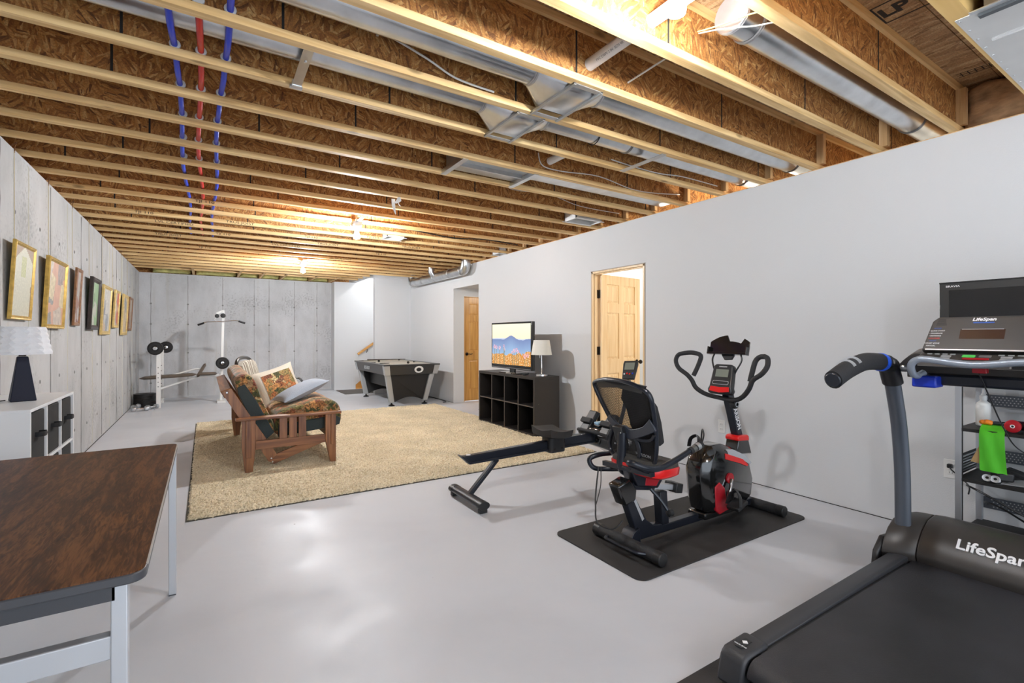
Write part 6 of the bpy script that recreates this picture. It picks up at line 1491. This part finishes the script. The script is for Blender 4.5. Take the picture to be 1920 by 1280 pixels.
for k in range(6): MB().box(RX0+.03, RX1-.03, RY1-.010, RY1-.004, .50+.016*k, .507+.016*k).build('side_slat', M_slv if k % 2 else M_galvd, t, smooth=False)
MB().box(RX0+.028, RX1-.028, RY1-.003, RY1-.001, .485, .60).build('side_guard', M_shelf, t, smooth=False)
# monitor
t = thing('flat_monitor', 'switched off flat screen standing on the metal rack behind the treadmill console', 'television', (3.76, .52, 1.04))
MB().box(3.735, 3.775, .02, 1.08, 1.085, 1.60).build('bezel', mat('dark_grey_bezel', (.030, .029, .028), .28, coat=.2), t, bev=.004)
MB().box(3.732, 3.737, .02, 1.08, 1.592, 1.60).build('top_edge', M_gloss, t, smooth=False)
MB().box(3.7335, 3.7355, .065, 1.035, 1.16, 1.552).build('screen', mat('off_screen', (.006, .006, .007), .08, coat=.5), t, smooth=False)
MB().box(3.75, 3.79, .5, .6, 1.045, 1.12).build('stand_neck', M_blk, t); MB().prism(rrect(3.66, 3.86, .38, .72, .03), 'z', 1.0385, 1.05).build('stand_base', M_blk, t, bev=.003)
text('brand_print', 'BRAVIA', .016, (3.7342, 1.018, 1.574), (0, -1, 0), (0, 0, 1), M_whitep, t, sx=1.2)
# things on the rack
M_bot = mat('white_bottle', (.80, .80, .78), .35)
t = thing('spray_bottle', 'white plastic bottle with a nozzle cap at the back of the upper rack shelf', 'bottle', (3.80, .90, .764))
MB().lathe([(.030, 0), (.033, .004), (.033, .115), (.030, .13), (.016, .142), (.014, .15)], (3.80, .90, .764), n=24).build('body', M_bot, t)
MB().lathe([(.017, .15), (.017, .172), (.012, .176), (.006, .19), (.004, .21)], (3.80, .90, .764), n=18).build('cap', M_bot, t)
t = thing('resistance_band', 'bright green resistance band draped over the upper rack shelf', 'exercise band', (3.60, .82, .77))
M_gr = mat('lime_green_latex', (.12, .72, .035), .5)
mb = MB(); A = []; B_ = []; nn_ = 16
pathz = [(3.70, .795), (3.655, .79), (3.615, .772), (3.592, .74), (3.588, .68), (3.589, .62), (3.587, .575), (3.588, .545)]
secs = []
for i, p in enumerate(smooth_path([(a, 0, b) for a, b in pathz], 4)):
    f = i/28; yc_ = .823 - .012*f; w = .048+.006*f
    r_ = []
    for s_ in np.linspace(-1, 1, 7).tolist(): r_.append((p.x + .004*math.sin(s_*4+f*5), yc_+s_*w, p.z + (.006*math.sin(s_*9) if i > 26 else 0)))
    for s_ in np.linspace(1, -1, 7).tolist(): r_.append((p.x + .0015 + .004*math.sin(s_*4+f*5), yc_+s_*w, p.z + (.006*math.sin(s_*9) if i > 26 else 0)))
    secs.append(r_)
mb.loft(secs).build('band', M_gr, t)
MB().box(3.598, 3.60, .855, .905, .60, .69).build('tan_strip', mat('tan_latex', (.45, .28, .12), .6), t, smooth=False) if False else None
tag(MB().prism([(.86, .70), (.905, .585), (.862, .58), (.84, .64)], 'x', 3.597, 3.599).build('tan_band', mat('tan_latex', (.50, .33, .15), .6), loc=(3.6, .87, .65), smooth=False), 'tan band end hanging behind the green resistance band', 'exercise band')
tag(MB().tube(smooth_path([(3.66, .862, .80), (3.65, .85, .806), (3.66, .835, .80)], 3), .014, 10).sphere((3.655, .868, .803), .016, 10, (1, 1, .8)).build('orange_clip', mat('orange_plastic', (.80, .22, .01), .4), loc=(3.65, .85, .8)), 'small orange clip at the top of the green band', 'clip')
tag(MB().tube([(3.66, .845, .80), (3.66, .82, .803), (3.66, .76, .803), (3.66, .735, .798)], [.006, .011, .011, .006], 10).build('band_handle', M_nav, loc=(3.66, .8, .8)), 'dark blue grip lying on the upper rack shelf', 'handle')
t = thing('push_up_wheel', 'dark purple roller with two red end wheels on the upper rack shelf', 'exercise roller', (3.66, .70, .764))
MB().cyl((3.69, .77, .80), (3.69, .56, .80), .024, n=16).build('barrel', mat('dark_purple_plastic', (.035, .008, .02), .35), t)
for y in (.745, .665): w_ = MB().lathe([(.012, 0), (.030, -.003), (.033, -.012), (.033, -.03), (.02, -.034)], (3.658, y, .800), (1, 0, 0), 24).build('red_wheel', mat('crimson_plastic', (.50, .01, .02), .35), t); MB().lathe([(.010, -.0345), (.008, -.037), (.005, -.0345)], (3.658, y, .800), (1, 0, 0), 14).build('hub', M_whitep, w_)
t = thing('pedometer_gadget', 'small black gadget with two white rings on the lower rack shelf', 'gadget', (3.67, .82, .481))
MB().obox((3.70, .80, .515), (.11, .07, .05), Matrix.Rotation(.5, 3, 'Z')).build('body', M_blk, t, bev=.01); MB().obox((3.74, .75, .53), (.07, .09, .03), Matrix.Rotation(.3, 3, 'X')).build('strap', M_foam, t, bev=.01)
for y in (.845, .812):
    MB().lathe([(.006, 0), (.017, -.001), (.019, -.010), (.019, .03)], (3.632, y, .502-.0*y), (1, 0, -.25), 20).build('lens_ring', M_whitep, t); MB().cyl((3.629, y, .503), (3.6315, y, .5025), .007, n=12).build('lens', M_dark, t)
tag(MB().prism([(3.63, .79), (3.66, .70), (3.80, .62), (3.82, .74), (3.74, .80)], 'z', .4812, .4835).build('plastic_sleeve', mat('clear_film', (.62, .63, .63), .25), loc=(3.7, .7, .48), smooth=False), 'crumpled clear plastic sleeve on the lower rack shelf', 'packaging')
tag(MB().tube(smooth_path([(3.80, .97, .40), (3.66, .93, .43), (3.62, .86, .415), (3.64, .72, .34), (3.66, .65, .30), (3.66, .63, .275), (3.68, .68, .275), (3.72, .80, .325), (3.78, .885, .33), (3.85, .90, .30)], 6), .0055, 6).build('charging_cable', M_cablek, loc=(3.7, .8, .35)), 'looping black power cord hanging below the lower rack shelf', 'cord')
t = thing('power_plug', 'black plug in the outlet beside the rack', 'plug', (4.03, 1.107, .452))
MB().box(3.995, 4.025, 1.095, 1.12, .44, .466).build('plug_body', M_cablek, t, bev=.005)
MB().tube(smooth_path([(4.0, 1.105, .45), (3.97, 1.09, .44), (3.98, 1.05, .40), (3.95, 1.0, .36), (3.88, .985, .33)], 5), .004, 6).build('plug_cord', M_cablek, t)
